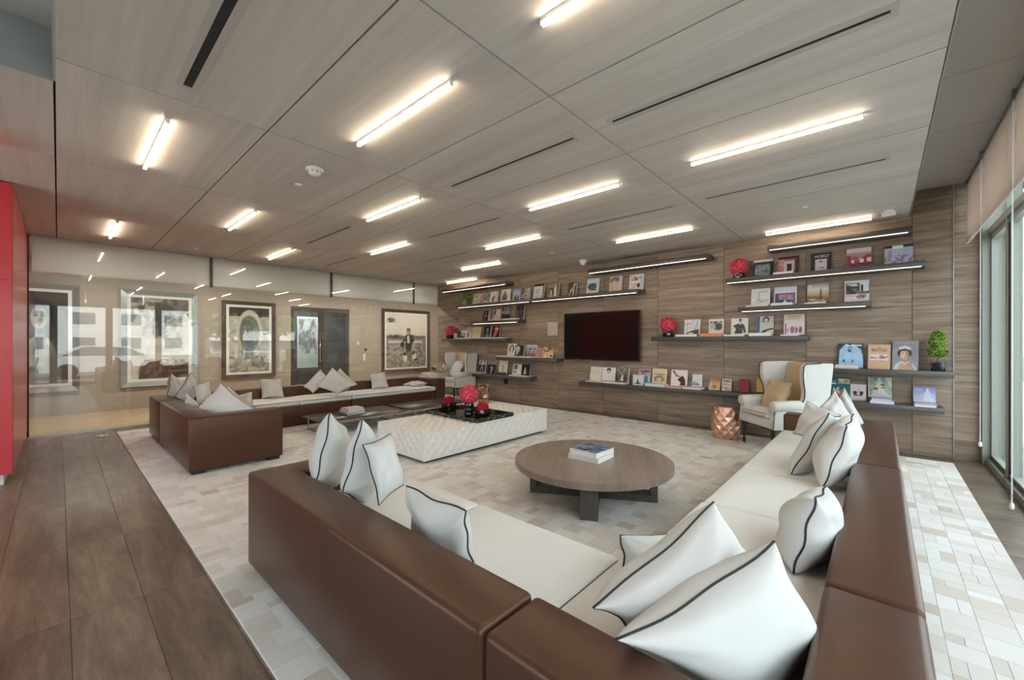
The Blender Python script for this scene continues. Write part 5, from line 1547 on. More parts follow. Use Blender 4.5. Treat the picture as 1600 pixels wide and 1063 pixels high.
book('large book of a woman in a tiara, grey ground, beside the topiary', 0.105, 0.23, S4, 0.365, '8c8c94', [('g', 0, '9aa0a8', 1, '85838b'), ('n', 145, 3, .3, 'a9aab2', 0, 0, 1, 1), ('p', [(.05, 0), (.14, .18), (.34, .29), (.66, .29), (.86, .18), (1, .02), (1, 0)], 'd3d9e2'), ('p', [(.22, .0), (.32, .22), (.43, .31), (.59, .31), (.74, .22), (.9, .06), (.9, 0)], 'd2ab92'), ('b', .7, .2, .2, .14, 'b98f78', .7), ('r', .42, .28, .58, .42, 'c79a82'), ('b', .5, .36, .1, .06, '8f6a58', .7), ('e', .49, .575, .275, .155, '4a362c'), ('b', .27, .56, .09, .12, '3a2a22', .9), ('b', .72, .56, .09, .12, '3a2a22', .9), ('b', .62, .68, .14, .06, '6d5140', .8), ('e', .49, .515, .175, .165, 'd8b29b'), ('b', .44, .52, .12, .16, 'e6c6b2', .8), ('b', .62, .50, .07, .16, 'a87f6b', .8), ('b', .49, .665, .2, .045, '4a362c', 1), ('p', [(.27, .69), (.27, .76), (.31, .80), (.34, .75), (.40, .84), (.45, .77), (.50, .87), (.55, .77), (.60, .84), (.66, .75), (.69, .80), (.73, .76), (.73, .69), (.5, .73)], 'd9d6d6'), ('b', .42, .55, .05, .018, '3c2c28', .95), ('b', .57, .55, .05, .018, '3c2c28', .95), ('l', .37, .582, .46, .586, .012, '5a4238'), ('l', .53, .586, .62, .582, .012, '5a4238'), ('b', .50, .50, .025, .05, 'b48a74', .8), ('b', .49, .425, .06, .016, '9c4448', 1), ('r', .12, .91, .88, .945, 'a3a0a8'), ('l', .36, .29, .5, .2, .018, 'f0eef0'), ('l', .5, .2, .66, .29, .018, 'f0eef0')], GC, th=.065, lean=7, yaw=-11)
flat_book('white flat book under the blue jacket book, upper of two', -0.445, -0.215, 6.87, 6.985, S4 + .023, .022, 'dad6d2', GF)
flat_book('cream flat book under the blue jacket book, lower of two', -0.45, -0.21, 6.87, 6.99, S4, .022, 'cfc4b4', GF)
# lowest right shelf
book('teal book with white title blocks and a row of legs, behind the pillows', -0.52, 0.22, S5, 0.295, '1d6a70', [('r', .42, .72, .96, .94, 'd9d2c6'), ('n', 147, 9, .9, 'b0604c', .44, .74, .94, .92), ('r', .06, .68, .32, .74, 'dfe6e6'), ('r', .06, .8, .32, .83, '9cc0c0'), ('p', [(.1, .1), (.2, .55), (.3, .4), (.4, .58), (.55, .35), (.66, .5), (.7, .1)], 'e0d2d0'), ('n', 149, 9, .8, '8c3a4c', .1, .05, .75, .45)], GC)
book('small pinkish white book with a dark crown emblem', -0.30, 0.16, S5, 0.215, 'e6d4d2', [('p', [(.22, .3), (.14, .52), (.3, .58), (.5, .5), (.7, .58), (.84, .52), (.76, .3)], '3c3450'), ('e', .5, .42, .1, .09, 'd9c8d2'), ('r', .2, .24, .8, .28, 'b09ab0'), ('l', .5, .55, .5, .7, .04, '8a7c92'), ('r', .3, .1, .7, .14, 'd8c0c2')], GC)
book('large cream book of a face behind green-grey curtains', -0.12, 0.225, S5 + .06, 0.26, 'd2d2bc', [('p', [(.02, .0), (.05, 1), (.45, 1), (.15, .0)], '7f958e'), ('p', [(.5, 1), (.72, .3), (.95, .05), (1, .4), (.7, 1)], '8ea49c'), ('n', 151, 7, .4, 'c9d0ba', 0, 0, 1, 1), ('e', .62, .62, .1, .05, '5c6a66'), ('e', .64, .48, .1, .03, '6c7872'), ('e', .32, .3, .12, .16, 'd9b8a0'), ('e', .32, .42, .1, .07, '7a5c48'), ('p', [(.05, .0), (.2, .2), (.6, .16), (.9, .08), (.9, 0)], 'b4b8d0')], GC)
book('lilac square book of a white statue on the lowest right shelf', 0.30, 0.195, S5 + .036, 0.19, '9a9ed2', [('g', 0, 'c9c8e2', 1, '8e92c8'), ('e', .64, .8, .07, .09, 'd9dcf0'), ('p', [(.4, .05), (.5, .55), (.58, .72), (.72, .72), (.8, .5), (.92, .05)], 'd2d6ee'), ('l', .56, .6, .25, .3, .06, 'c4caea'), ('l', .76, .6, .95, .4, .06, 'c4caea'), ('r', .08, .76, .4, .84, 'c2c4e6'), ('n', 153, 8, .4, 'e0e2f4', .3, 0, 1, .3)], GC)
flat_book('upper lilac-white flat book under the curtain book', -0.085, 0.10, 6.88, 7.05, S5 + .032, .026, 'c9bccf', GF)
flat_book('lower thick white flat book under the curtain book', -0.10, 0.125, 6.875, 7.1, S5, .032, 'd6d2e4', GF)
flat_book('upper pinkish flat book under the lilac statue book', 0.305, 0.49, 6.875, 7.05, S5 + .018, .017, 'c9b4bc', GF)
flat_book('lower white flat book under the lilac statue book', 0.30, 0.485, 6.872, 7.1, S5, .018, 'eceaee', GF)

# books lying about on the furniture
ZRT = ZR + 0.3355
flat_book('lower white hardback in the pile on the round table', -2.11, -1.81, 3.10, 3.41, ZRT, .045, 'd6d8d6', 'pile on the round table', math.radians(2))
flat_book('upper white book with a blue photo cover on the round table', -2.10, -1.815, 3.12, 3.41, ZRT + .0455, .042, 'd9dad8', 'pile on the round table', math.radians(-3), 'left',
          [('r', .04, .04, .96, .96, '3a4c78'), ('n', 161, 6, .8, '8c9cc0', 0, 0, 1, 1), ('n', 163, 8, .7, '22304c', 0, 0, 1, 1), ('n', 165, 9, .5, 'c9b4b0', .2, .2, .8, .7)])
ZDT = ZR + 0.2155
for i, (dz, th, c, r, lab) in enumerate(((0, .022, '5c6470', 4, 'grey-blue book at the bottom of the pile on the low smoked table'), (.0225, .026, 'a9a9ac', -3, 'grey book second from the bottom on the low smoked table'),
                                    (.049, .028, 'cfcac6', 6, 'pale book third in the pile on the low smoked table'), (.0775, .024, 'c4b8b4', 1, 'cream book on top of the pile on the low smoked table'))):
    flat_book(lab, -6.60 + .012 * i, -6.30 - .01 * i, 3.06 + .015 * i, 3.40 - .01 * i, ZDT + dz, th, c, 'pile on the low smoked table', math.radians(r))
ZAT = H_BACK
for i, (dz, th, c, r, x0, x1, y0, y1, lab) in enumerate(((0, .035, 'd4ccc2', 3, -7.74, -7.38, 5.475, 5.71, 'large white book at the bottom of the pile on the far sofa arm'),
                                                   (.0355, .03, 'c0b4a6', -4, -7.70, -7.41, 5.485, 5.70, 'beige book second in the pile on the far sofa arm'),
                                                   (.066, .028, 'e0dad2', 5, -7.69, -7.42, 5.49, 5.70, 'white book third in the pile on the far sofa arm'),
                                                   (.0945, .012, 'd9c8a8', 0, -7.67, -7.46, 5.50, 5.69, 'thin cream booklet on top of the far sofa arm pile'))):
    flat_book(lab, x0, x1, y0, y1, ZAT + dz + .001, th, c, 'pile on the far sofa arm', math.radians(r))


# ------------------------------------------------------------------ flower balls and plants on the shelves
def flower_ball(label, x, z, vw, vh, R, mat, band=False):
    t = thing('flower_vase', label, 'vase', (x, 7.0, z), group=None)
    rbox('vase', 'black_gloss', t, -vw / 2, -vw / 2, 0, vw / 2, vw / 2, vh, 0.005)
    if band:
        MB().tube([(-vw / 2 - 0.002, -vw / 2 - 0.002, vh - 0.012), (vw / 2 + 0.002, -vw / 2 - 0.002, vh - 0.012), (vw / 2 + 0.002, vw / 2 + 0.002, vh - 0.012),
                   (-vw / 2 - 0.002, vw / 2 + 0.002, vh - 0.012)], 0.006, 6, closed=True).build('gold_band', 'brass', t)
        MB().tube([(0.045 * math.cos(a), -vw / 2 - 0.004, 0.03 + 0.045 * math.sin(a)) for a in [math.pi * i / 10 for i in range(11)]], 0.004, 6).build('gold_ring', 'brass', t, True)
    rose_ball(t, R, vh + R * 0.86, 80, int(abs(x) * 50), mat, fl=R * 0.26)


flower_ball('coral rose ball in a black cube vase above the far armchair', -8.52, 1.491, 0.15, 0.10, 0.125, 'rose_red')
flower_ball('coral rose ball in a gold-banded black vase on the top right shelf', -1.615, 2.371, 0.135, 0.085, 0.118, 'rose_red', True)
flower_ball('coral rose ball in a black cube vase right of the television', -2.705, 1.491, 0.135, 0.10, 0.124, 'rose_red')


def leaf_blob(m, fn, count, seed, size):
    rr = random.Random(seed)
    for _ in range(count):
        p, d = fn(rr)
        p, d = Vector(p), Vector(d).normalized()
        a = Vector((rr.uniform(-1, 1), rr.uniform(-1, 1), rr.uniform(-1, 1)))
        u = d.cross(a)
        if u.length < 0.01:
            continue
        u.normalize()
        w = (d * rr.uniform(0.3, 1.0) + d.cross(u) * rr.uniform(0.4, 1.0)).normalized()
        s = size * rr.uniform(0.7, 1.3)
        m.add([p, p + w * s * 0.5 + u * s * 0.32 + d * s * 0.1, p + w * s, p + w * s * 0.5 - u * s * 0.32 + d * s * 0.1], [(0, 1, 2, 3)])


def sph(rr):
    z = rr.uniform(-1, 1)
    a = rr.uniform(0, 6.283)
    r = math.sqrt(1 - z * z)
    return r * math.cos(a), r * math.sin(a), z


t = thing('topiary', 'small green two-tier topiary in a black cube pot at the right shelf end', 'plant', (0.505, 7.01, 1.0555))
rbox('pot', 'black_gloss', t, -0.06, -0.06, 0, 0.06, 0.06, 0.105, 0.004)
MB().lathe([(0.0, 0.098), (0.055, 0.1)], 12, cap=False).build('soil', 'bark', t)
MB().tube([(0, 0, 0.09), (0.002, 0, 0.19)], 0.006, 8).build('trunk', 'bark', t)
m = MB()


def tier1(rr):
    d = sph(rr)
    return (d[0] * 0.072, d[1] * 0.072, 0.235 + d[2] * 0.060), d


def tier2(rr):
    h = rr.random() ** 0.8
    a = rr.uniform(0, 6.283)
    r = 0.066 * math.sqrt(max(0.0, 1 - h)) + 0.004
    return (r * math.cos(a), r * math.sin(a), 0.305 + 0.165 * h), (math.cos(a), math.sin(a), 0.45)


leaf_blob(m, tier1, 520, 1, 0.024)
leaf_blob(m, tier2, 620, 2, 0.024)
m.build('foliage', 'leaf_box', t)
MB().lathe([(0.001, 0.178), (0.05, 0.2), (0.066, 0.235), (0.05, 0.275), (0.03, 0.292), (0.05, 0.305), (0.062, 0.325), (0.045, 0.39), (0.02, 0.45), (0.001, 0.468)], 14) \
    .build('foliage_core', 'leaf_box', t, True)

t = thing('potted_plant', 'tiny clipped green bush in a cream pot on the far left top shelf', 'plant', (-7.955, 7.02, 2.3455))
MB().lathe([(0.045, 0), (0.062, 0.10), (0.066, 0.10), (0.066, 0.112), (0.0, 0.112)], 16, cap=False).build('pot', 'stone_beige', t, True)
m = MB()


def bush(rr):
    d = sph(rr)
    k_ = 1.0 - 0.35 * max(0, d[2])
    return (d[0] * 0.088 * k_, d[1] * 0.088 * k_, 0.225 + d[2] * 0.135), d


leaf_blob(m, bush, 460, 4, 0.034)
m.build('foliage', 'leaf_box', t)

# ------------------------------------------------------------------ television, plaque, bracket
tv = thing('television', 'large black flat television mounted on the wood wall', 'television', (-4.065, 7.045, 1.515))
rbox('case', 'black_plastic', tv, -0.82, 0.0, -0.475, 0.82, 0.05, 0.475, 0.006)
MB().box(-0.808, -0.002, -0.455, 0.808, 0.001, 0.463).build('screen', 'screen_black', tv)
MB().box(-0.82, -0.006, -0.475, 0.82, 0.001, -0.457).box(-0.82, -0.006, 0.465, 0.82, 0.001, 0.475).box(-0.82, -0.006, -0.457, -0.810, 0.001, 0.465) \
    .box(0.810, -0.006, -0.457, 0.82, 0.001, 0.465).build('bezel', 'black_plastic', tv)
MB().box(-0.60, -0.009, -0.472, -0.40, -0.005, -0.461).box(-0.34, -0.009, -0.472, -0.16, -0.005, -0.461).build('badge_strip', 'chrome', tv)
MB().box(-0.30, 0.05, -0.25, 0.30, 0.104, 0.25).build('wall_mount', 'black_plastic', tv)
pl = thing('wall_grille', 'small beige louvred plate on the wood wall left of the television', 'wall plate', (-5.255, 7.149, 1.685))
MB().box(-0.132, -0.010, -0.142, 0.132, 0.0, 0.142).build('plate', 'stone_beige', pl)
for i in range(9):
    MB().box(-0.115, -0.014, -0.112 + i * 0.027, 0.115, -0.009, -0.102 + i * 0.027).build('slat', 'stone_beige', pl)
pl = thing('shelf_bracket', 'small black box fixed under the shelf by the far armchair', 'bracket', (-6.62, 7.149, 0.50))
rbox('body', 'black_plastic', pl, -0.035, -0.06, -0.09, 0.035, 0, 0.06, 0.004)
rbox('knob', 'black_plastic', pl, -0.015, -0.08, -0.06, 0.015, -0.055, -0.03, 0.004)

# black light boxes above the shelves
for x0, x1, lab in ((-8.72, -6.38, 'long dark light box over the far left shelves'), (-4.22, -2.02, 'long dark light box above the television'),
                    (-1.22, 0.285, 'dark light box over the top right shelf')):
    t = thing('picture_light', lab, 'wall light', ((x0 + x1) / 2, Y_WALL, 2.80))
    w = (x1 - x0) / 2
    rbox('housing', 'shelf_bronze', t, -w, -0.28, -0.075, w, -0.0005, 0.0, 0.003, 1)
    MB().box(-w + 0.03, -0.282, -0.078, w - 0.04, -0.271, -0.069).build('light_strip', 'lamp_shelf', t)

# ------------------------------------------------------------------ ceiling fittings
LIGHTS = [(-4.285, 0.514, 'over the far end of the entrance aisle'), (-2.475, 1.574, 'nearest to the camera'), (-0.655, 3.69, 'over the window-side sofa'),
          (-2.475, 3.69, 'above the round table'), (-2.475, 5.80, 'in front of the television, right of centre'), (-4.285, 2.634, 'above the near end of the ottoman'),
          (-6.09, 1.574, 'over the corner of the far sofa'), (-7.91, 0.514, 'nearest the red cabinet'), (-7.91, 2.634, 'close to the glass partition, second along'),
          (-6.09, 3.69, 'over the low smoked tables'), (-4.285, 4.75, 'above the far end of the ottoman'), (-6.09, 5.80, 'near the far end, before the wall shelves'),
          (-7.91, 6.86, 'in the far corner above the cream armchair'), (-0.655, 6.82, 'in front of the top right shelf'),
          (-7.91, 4.75, None), (-0.655, 1.574, None), (-4.285, 6.86, None)]
shown = [l for l in LIGHTS if l[2]]
first = None
for x, y, lab in shown + [(-6.09, -1.59, 'behind the photographer, over the entrance'), (-0.655, 1.574, 'overhead, just out of the top of the photo')]:
    if first is None:
        first = t = thing('ceiling_light', '', 'ceiling light', group='linear ceiling lights')
        MB().box(-0.57, -0.012, -0.020, 0.57, 0.012, 0.0).build('housing', 'white_enamel', t)
        MB().box(-0.565, -0.011, -0.034, 0.565, 0.011, -0.020).build('diffuser', 'lamp_warm', t)
        for e_ in (-0.571, 0.565):
            MB().box(e_, -0.012, -0.035, e_ + 0.006, 0.012, 0.0).build('end_cap', 'white_enamel', t)
    else:
        t = copy_tree(first)
    t.location = (x, y, Z_CEIL)
    t['label'] = 'glowing warm linear ceiling light ' + lab

VENTS = [(-2.43, 0.53, 'largest in view, at the top left', 1.45), (-0.69, 2.64, 'long slot at the top right', 1.45), (-2.48, 2.65, 'in the middle of the ceiling', 1.45),
         (-0.69, 4.74, 'near the window edge of the ceiling, thin slot', 1.45), (-6.05, 2.65, 'over the back of the far sofa', 1.40), (-4.29, 3.72, 'over the ottoman', 1.45),
         (-2.50, 4.75, 'between two lights before the television', 1.43), (-7.85, 3.68, 'small and far, by the glass partition', 1.25), (-6.02, 4.78, 'far, over the smoked tables', 1.36)]
for x, y, lab, L in VENTS:
    t = thing('ceiling_vent', 'linear slot air vent ' + lab, 'air vent', (x, y, Z_CEIL), group='slot vents in the veneer ceiling')
    h, b, g = L / 2, 0.056, (0.022 if 'largest' in lab else 0.013)
    MB().box(-h - 0.03, -b, -0.003, h + 0.03, -g, 0.001).box(-h - 0.03, g, -0.003, h + 0.03, b, 0.001) \
        .box(-h - 0.03, -g, -0.003, -h, g, 0.001).box(h, -g, -0.003, h + 0.03, g, 0.001).build('frame', 'vent_frame', t)
    MB().box(-h, -g, -0.0012, h, g, 0.0012).build('slot', 'plenum_dark', t)
    for q in (-0.33, 0.0, 0.33):
        MB().box(q * L - 0.006, -g + 0.001, -0.003, q * L + 0.006, g - 0.001, -0.0013).build('spacer', 'black_plastic', t)


def disc(name, label, cat, x, y, prof, mat='white_enamel', z=Z_CEIL, group=None, part='body'):
    t = thing(name, label, cat, (x, y, z), group=group)
    MB().lathe(prof, 24).build(part, mat, t, True)
    return t


t = disc('smoke_detector', 'white smoke detector on the ceiling, left of the middle', 'smoke detector', -3.81, 1.556, [(0.075, 0.0), (0.075, -0.012), (0.060, -0.02)], part='base')
MB().lathe([(0.055, -0.02), (0.052, -0.04), (0.038, -0.056), (0.0, -0.058)], 20, cap=False).build('head', 'white_enamel', t, True)
for i in range(8):
    a = 2 * math.pi * i / 8
    MB().box(-0.007, -0.002, -0.004, 0.007, 0.002, 0.004).build('slot', 'black_plastic', t, loc=(0.0535 * math.cos(a), 0.0535 * math.sin(a), -0.032), rot=(0, 0, a + math.pi / 2))
for x, y, lab in ((-4.30, 1.60, 'beside the smoke detector'), (-0.655, 5.79, 'before the top right shelf'), (-4.287, 5.80, 'left of the white dome camera'),
                  (-8.67, 5.85, 'far away by the glass partition'), (-8.55, 1.56, 'above the first header panels')):
    t = disc('sprinkler_cap', 'small round white sprinkler cover on the ceiling ' + lab, 'sprinkler', x, y, [(0.035, 0.0), (0.033, -0.006), (0.0, -0.008)], group='sprinkler covers')
t = disc('dome_camera', 'white dome camera on the ceiling left of the television light box', 'security camera', -4.23, 6.72, [(0.075, 0), (0.075, -0.03), (0.06, -0.045)], part='base')
MB().lathe([(0.055, -0.045), (0.05, -0.075), (0.03, -0.098), (0.0, -0.105)], 20, cap=False).build('dome', 'clear_plastic', t, True)
t = disc('security_camera', 'small white camera on the ceiling near the right end of the shelves', 'security camera', 0.075, 6.60, [(0.05, 0), (0.05, -0.02), (0.03, -0.028)], part='base')
rbox('camera_head', 'white_enamel', t, -0.075, -0.03, -0.075, 0.06, 0.03, -0.022, 0.012)
MB().tube([(-0.074, 0, -0.05), (-0.082, 0, -0.05)], 0.016, 12).build('lens', 'black_gloss', t)
t = disc('floor_outlet', 'small round metal outlet cover in the plank floor by the rug corner', 'floor outlet', -8.62, 0.44, [(0.085, 0.0005), (0.085, 0.006), (0.07, 0.008)], 'chrome', 0.0, part='cover')
MB().lathe([(0.045, 0.008), (0.045, 0.011), (0.0, 0.011)], 18, cap=False).build('lid', 'chrome', t)
t = thing('exit_sign', 'red glowing sign half out of the photo at the left edge, under the ceiling', 'sign', (-4.98, -0.66, 2.80), math.radians(40))
MB().box(-0.16, -0.012, -0.09, 0.16, 0.012, 0.09).build('panel', 'lamp_red', t)
MB().box(-0.165, -0.02, 0.09, 0.165, 0.02, 0.115).build('housing', 'white_enamel', t)
MB().tube([(0, 0, 0.11), (0, 0, 0.17)], 0.012, 8).build('stem', 'white_enamel', t)

# ------------------------------------------------------------------ framed photographs in the corridor
def framed(label, y0, y1, z0, z1, frame, fw, ops, base, n=80, lip=0.05):
    t = thing('framed_photograph', label, 'picture', (XC + 0.002, (y0 + y1) / 2, (z0 + z1) / 2))
    w, h = (y1 - y0) / 2, (z1 - z0) / 2
    # moulded frame: outer edge proud, slopes to the inside
    m = MB()
    for s in ((-w, -h, w, -h), (w, -h, w, h), (w, h, -w, h), (-w, h, -w, -h)):
        a, b = (s[0], s[1]), (s[2], s[3])
        ia = (a[0] - math.copysign(fw, a[0]), a[1] - math.copysign(fw, a[1]))
        ib = (b[0] - math.copysign(fw, b[0]), b[1] - math.copysign(fw, b[1]))
        m.add([(0, *a), (0, *b), (lip, *b), (lip, *a), (0.02, *ia), (0.02, *ib)],
              [(0, 1, 2, 3), (3, 2, 5, 4)])
    m.build('frame', frame, t)
    iw, ih = w - fw, h - fw
    MB().box(0, -iw - 0.005, -ih - 0.005, 0.018, iw + 0.005, ih + 0.005).build('mat_board', 'mat_white', t)
    pw, ph = iw - 0.055, ih - 0.055
    me = print_mesh('photo_print', 2 * pw, 2 * ph, paint(base, ops, n, int(n * ph / pw), pw / ph))
    o = link('photo_print', me, 'print_matt', t, (0.0195, -pw, -ph), (0, 0, math.radians(90)))
    return t


G = lambda v_: '%02x%02x%02x' % (v_, int(v_ * 0.965), int(v_ * 0.90))
framed('framed photo of a dark-haired woman in a shirt, beside the red cabinet', -0.95, 0.28, 0.46, 2.50, 'frame_silver', 0.10, [
    ('g', 0, G(80), 1, G(42)), ('n', 3, 4, 0.3, G(95), 0, 0, 1, 1),
    ('p', [(0.28, 0), (0.33, 0.34), (0.44, 0.47), (0.58, 0.53), (0.72, 0.50), (0.82, 0.38), (0.90, 0.14), (0.90, 0.0)], G(150)),
    ('b', 0.80, 0.2, 0.16, 0.30, G(105), 0.8), ('b', 0.42, 0.3, 0.12, 0.25, G(178), 0.6), ('b', 0.60, 0.3, 0.10, 0.28, G(118), 0.6), ('n', 8, 9, 0.35, G(112), 0.3, 0.0, 0.9, 0.48),
    ('l', 0.57, 0.0, 0.59, 0.46, 0.015, G(100)), ('l', 0.78, 0.08, 0.71, 0.42, 0.015, G(105)), ('b', 0.50, 0.16, 0.2, 0.05, G(60), 0.8),
    ('p', [(0.55, 0.48), (0.54, 0.62), (0.69, 0.62), (0.69, 0.48)], G(120)), ('b', 0.62, 0.58, 0.10, 0.05, G(60), 0.8),
    ('e', 0.61, 0.785, 0.185, 0.135, G(30)), ('b', 0.72, 0.75, 0.14, 0.20, G(28), 1.0), ('b', 0.50, 0.78, 0.10, 0.16, G(34), 1.0),
    ('e', 0.605, 0.715, 0.115, 0.115, G(172)), ('b', 0.57, 0.72, 0.09, 0.13, G(205), 0.8), ('b', 0.70, 0.70, 0.06, 0.14, G(95), 0.9), ('b', 0.60, 0.83, 0.13, 0.05, G(40), 1.0),
    ('b', 0.555, 0.745, 0.045, 0.025, G(55), 0.95), ('b', 0.658, 0.745, 0.045, 0.025, G(50), 0.95), ('l', 0.52, 0.772, 0.585, 0.776, 0.010, G(60)), ('l', 0.63, 0.776, 0.69, 0.770, 0.010, G(60)),
    ('b', 0.62, 0.70, 0.018, 0.05, G(120), 0.9), ('b', 0.606, 0.69, 0.03, 0.012, G(110), 0.9), ('b', 0.606, 0.645, 0.045, 0.014, G(85), 1.0), ('b', 0.606, 0.625, 0.03, 0.012, G(130), 0.8)], G(60))
framed('framed photo of wind-blown hair over a pale ground, silver frame, second from the left', 0.86, 2.13, 0.46, 2.50, 'frame_silver', 0.10, [
    ('g', 0, G(205), 1, G(165)), ('n', 12, 5, 0.8, G(80), 0, 0.70, 1, 1), ('n', 15, 12, 0.7, G(45), 0, 0.80, 1, 1), ('p', [(0.34, 0.55), (0.40, 0.95), (0.62, 0.95), (0.58, 0.5)], G(75)),
    ('n', 18, 15, 0.6, G(50), 0.2, 0.50, 0.85, 0.95), ('n', 19, 6, 0.4, G(150), 0, 0.2, 1, 0.7),
    ('p', [(0.12, 0.0), (0.14, 0.14), (0.22, 0.24), (0.40, 0.22), (0.55, 0.16), (0.80, 0.15), (1.0, 0.20), (1.0, 0.0)], '5c4432'), ('n', 21, 9, 0.6, '3a2a20', 0.1, 0, 1, 0.24),
    ('l', 0.42, 0.02, 0.46, 0.2, 0.04, '2c2019'), ('n', 22, 14, 0.5, '8a6c52', 0.12, 0.02, 0.5, 0.2)], G(170))
framed('framed photo of a head under an arch of hair, third from the left', 2.60, 3.76, 0.52, 2.40, 'frame_walnut', 0.09, [
    ('g', 0, G(200), 1, G(170)), ('n', 31, 7, 0.4, G(120), 0, 0, 1, 1), ('r', 0.0, 0.86, 1, 1, G(50)), ('n', 33, 6, 0.8, G(25), 0.15, 0.8, 0.8, 1),
    ('e', 0.50, 0.62, 0.32, 0.34, G(190)), ('e', 0.50, 0.60, 0.25, 0.28, G(120)), ('p', [(0.38, 0.2), (0.42, 0.7), (0.5, 0.8), (0.58, 0.68), (0.6, 0.2)], G(105)),
    ('n', 36, 14, 0.5, G(70), 0.3, 0.2, 0.7, 0.85), ('p', [(0.0, 0.0), (0.04, 0.14), (0.20, 0.20), (0.30, 0.08), (0.42, 0.22), (0.60, 0.14), (0.74, 0.24), (0.90, 0.12), (1, 0.08), (1, 0)], G(175)),
    ('n', 39, 12, 0.7, G(90), 0, 0, 1, 0.24), ('p', [(0.62, 0.40), (0.72, 0.42), (1.0, 0.16), (1.0, 0.06)], G(160))], G(190), lip=0.045)
framed('framed sepia photo of a person with two dogs in a field, nearest the wood wall', 6.80, 8.62, 0.42, 2.46, 'frame_walnut', 0.10, [
    ('g', 0, G(120), 0.5, G(150)), ('g', 0.55, G(205), 1, G(222)), ('g', 0.48, G(120), 0.56, G(190)), ('n', 41, 9, 0.6, G(90), 0, 0, 1, 0.48), ('n', 43, 22, 0.5, G(190), 0, 0, 1, 0.44),
    ('r', 0, 0.53, 1, 0.60, G(110)), ('n', 44, 12, 0.8, G(60), 0, 0.53, 1, 0.62), ('r', 0.05, 0.46, 0.9, 0.50, G(205)), ('n', 46, 8, 0.9, G(70), 0.0, 0.84, 0.26, 1.0),
    ('p', [(0.47, 0.36), (0.46, 0.58), (0.50, 0.63), (0.60, 0.63), (0.65, 0.56), (0.62, 0.36)], G(50)), ('p', [(0.51, 0.46), (0.51, 0.60), (0.56, 0.61), (0.58, 0.46)], G(200)),
    ('e', 0.545, 0.68, 0.042, 0.045, G(140)), ('p', [(0.50, 0.64), (0.50, 0.74), (0.59, 0.74), (0.595, 0.64), (0.57, 0.70), (0.52, 0.70)], G(70)),
    ('l', 0.48, 0.57, 0.40, 0.47, 0.04, G(55)), ('l', 0.64, 0.58, 0.67, 0.50, 0.04, G(55)), ('l', 0.66, 0.5, 0.61, 0.44, 0.035, G(55)),
    ('p', [(0.47, 0.40), (0.62, 0.40), (0.61, 0.30), (0.48, 0.30)], G(60)), ('l', 0.51, 0.32, 0.52, 0.14, 0.035, G(90)), ('l', 0.58, 0.32, 0.57, 0.14, 0.035, G(80)),
    ('e', 0.385, 0.43, 0.045, 0.05, G(40)), ('l', 0.41, 0.42, 0.41, 0.14, 0.012, G(50)),
    ('e', 0.46, 0.18, 0.05, 0.075, G(225)), ('e', 0.455, 0.25, 0.035, 0.035, G(40)), ('e', 0.69, 0.20, 0.05, 0.07, G(225)), ('e', 0.67, 0.27, 0.035, 0.04, G(45)), ('l', 0.70, 0.14, 0.78, 0.15, 0.03, G(60))], G(140), n=96)
# poster and small switches seen through the partition
t = thing('wall_poster', 'pale speckled poster hanging inside the glazed corridor doorway', 'poster', (XC - 2.0, 5.05, 0.55))
me = print_mesh('print', 0.62, 1.65, paint('d4d2cc', [('n', 51, 9, 0.8, '777777', 0.06, 0.3, 0.94, 0.97), ('n', 53, 14, 0.6, '4a4a4a', 0.1, 0.45, 0.9, 0.95), ('r', 0, 0, 1, 0.2, 'c8ccc8')], 26, 60))
link('print', me, 'print_matt', t, (0, 0, 0), (0, 0, math.radians(90)))
MB().box(-0.012, -0.01, -0.01, -0.002, 0.63, 1.66).build('backing', 'white_enamel', t)
for y, z, w, h, lab in ((6.02, 1.36, 0.06, 0.09, 'white light switch on the corridor wall right of the doorway'), (6.27, 1.17, 0.06, 0.08, 'black sensor below the light switch on the corridor wall'),
                        (6.22, 0.94, 0.07, 0.20, 'white card holder lowest on the corridor wall right of the doorway')):
    t = thing('wall_switch', lab, 'switch', (XC, y, z))
    rbox('plate', 'black_plastic' if 'black' in lab else 'white_enamel', t, 0.0005, -w / 2, -h / 2, 0.012, w / 2, h / 2, 0.003)
    rbox('rocker', 'black_plastic' if 'black' in lab else 'white_enamel', t, 0.012, -w / 4, -h / 4, 0.016, w / 4, h / 4, 0.002)

t = thing('intercom', 'white oval door phone on the corridor end wall beside the last framed photo', 'intercom', (-9.36, 7.8, 1.45))
rbox('body', 'white_enamel', t, -0.03, -0.04, -0.07, 0.0, 0.04, 0.07, 0.01)
rbox('key', 'black_plastic', t, -0.034, -0.015, -0.02, -0.029, 0.015, 0.02, 0.003)

# ------------------------------------------------------------------ outside: street seen in the partition's mirror image
o = box('ground', 'asphalt', None, 1.3, -40, -0.5, 90, 70, -0.15)
o['kind'] = 'structure'
o = box('ground', 'concrete_pale', None, -30, -40, -0.35, 1.02, Y_BACK - 0.21, -0.12)
o['kind'] = 'structure'
o = box('ground', 'concrete_pale', None, 1.02, -12, -0.35, 4.0, 30, -0.12)
o['kind'] = 'structure'


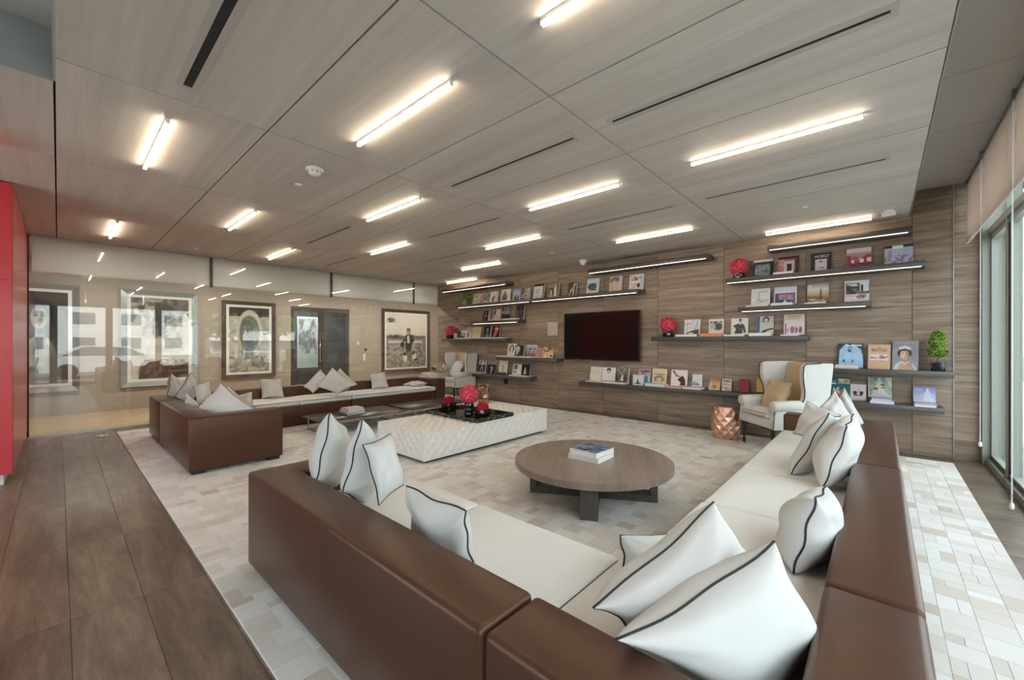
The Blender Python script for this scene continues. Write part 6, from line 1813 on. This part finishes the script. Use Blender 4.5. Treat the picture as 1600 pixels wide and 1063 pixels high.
def building(label, x, y0, y1, h, mat, win, rows_, cols_, bands=False):
    t = thing('building', label, 'building', (x, (y0 + y1) / 2, -0.15))
    w = (y1 - y0) / 2
    MB().box(0, -w, 0, 12, w, h).build('walls', mat, t)
    fh = h / rows_
    for r in range(rows_):
        if bands:
            MB().box(-0.9, -w - 0.3, (r + 1) * fh - 1.1, 0, w + 0.3, (r + 1) * fh).build('balcony', 'facade_white', t)
            MB().box(-0.02, -w + 0.3, r * fh + 0.3, 0.0, w - 0.3, (r + 1) * fh - 1.15).build('window', 'facade_glass', t)
        else:
            cw = 2 * w / cols_
            for c in range(cols_):
                MB().box(-0.03, -w + c * cw + cw * 0.28, r * fh + fh * 0.32, 0.0, -w + c * cw + cw * 0.72, r * fh + fh * 0.78).build('window', win, t)
    return t


building('white apartment block across the street, mirrored in the glass partition', 44, -22, 11, 10.5, 'facade_white', 'facade_glass', 4, 9)
building('white building with long balcony bands, mirrored in the glass partition', 50, 14, 46, 11.5, 'facade_grey', 'facade_glass', 4, 1, True)
building('grey block further up the street, mirrored in the glass partition', 58, -60, -26, 12, 'facade_grey', 'facade_glass', 4, 8)


def tree(label, x, y, h, r, seed, count=900, group='street trees'):
    t = thing('street_tree', label, 'tree', (x, y, -0.13), group=group)
    MB().tube([(0, 0, 0), (0.1, 0.05, h * 0.3), (0.0, 0.1, h * 0.55), (0.1, 0, h * 0.8)], [0.16, 0.12, 0.09, 0.04], 8).build('trunk', 'bark', t, True)
    m = MB()

    def crown(rr):
        d = sph(rr)
        k_ = r * rr.uniform(0.45, 1.0)
        return (d[0] * k_, d[1] * k_, h * 0.68 + d[2] * k_ * 0.85), d
    leaf_blob(m, crown, count, seed, 0.30)
    m.build('crown', 'leaf_tree', t)


tree('leafy street tree outside, nearest the glass partition reflection', 6.2, 5.6, 4.2, 1.25, 1)
tree('second leafy street tree outside, right of the first in the mirror image', 8.6, 8.8, 4.8, 1.5, 2)
tree('third leafy street tree outside, behind the other two', 11.5, 7.2, 5.4, 1.5, 3)
# parked car
t = thing('parked_car', 'white car parked outside, seen mirrored in the glass partition', 'car', (7.6, 1.6, -0.15), math.radians(90))
m = MB().prism([(-2.1, 0.28), (2.1, 0.28), (2.15, 0.62), (1.95, 0.80), (1.2, 0.92), (0.55, 1.36), (-0.9, 1.40), (-1.7, 0.98), (-2.1, 0.90), (-2.2, 0.55)], 'y', -0.85, 0.85)
m.build('body', 'car_white', t)
MB().prism([(1.08, 0.95), (0.50, 1.32), (-0.85, 1.35), (-1.5, 0.98)], 'y', -0.86, 0.86).build('windows', 'facade_glass', t)
for x in (-1.35, 1.35):
    for y in (-0.8, 0.8):
        MB().tube([(x, y - 0.1, 0.32), (x, y + 0.1, 0.32)], 0.32, 20).build('wheel', 'tyre', t, True)
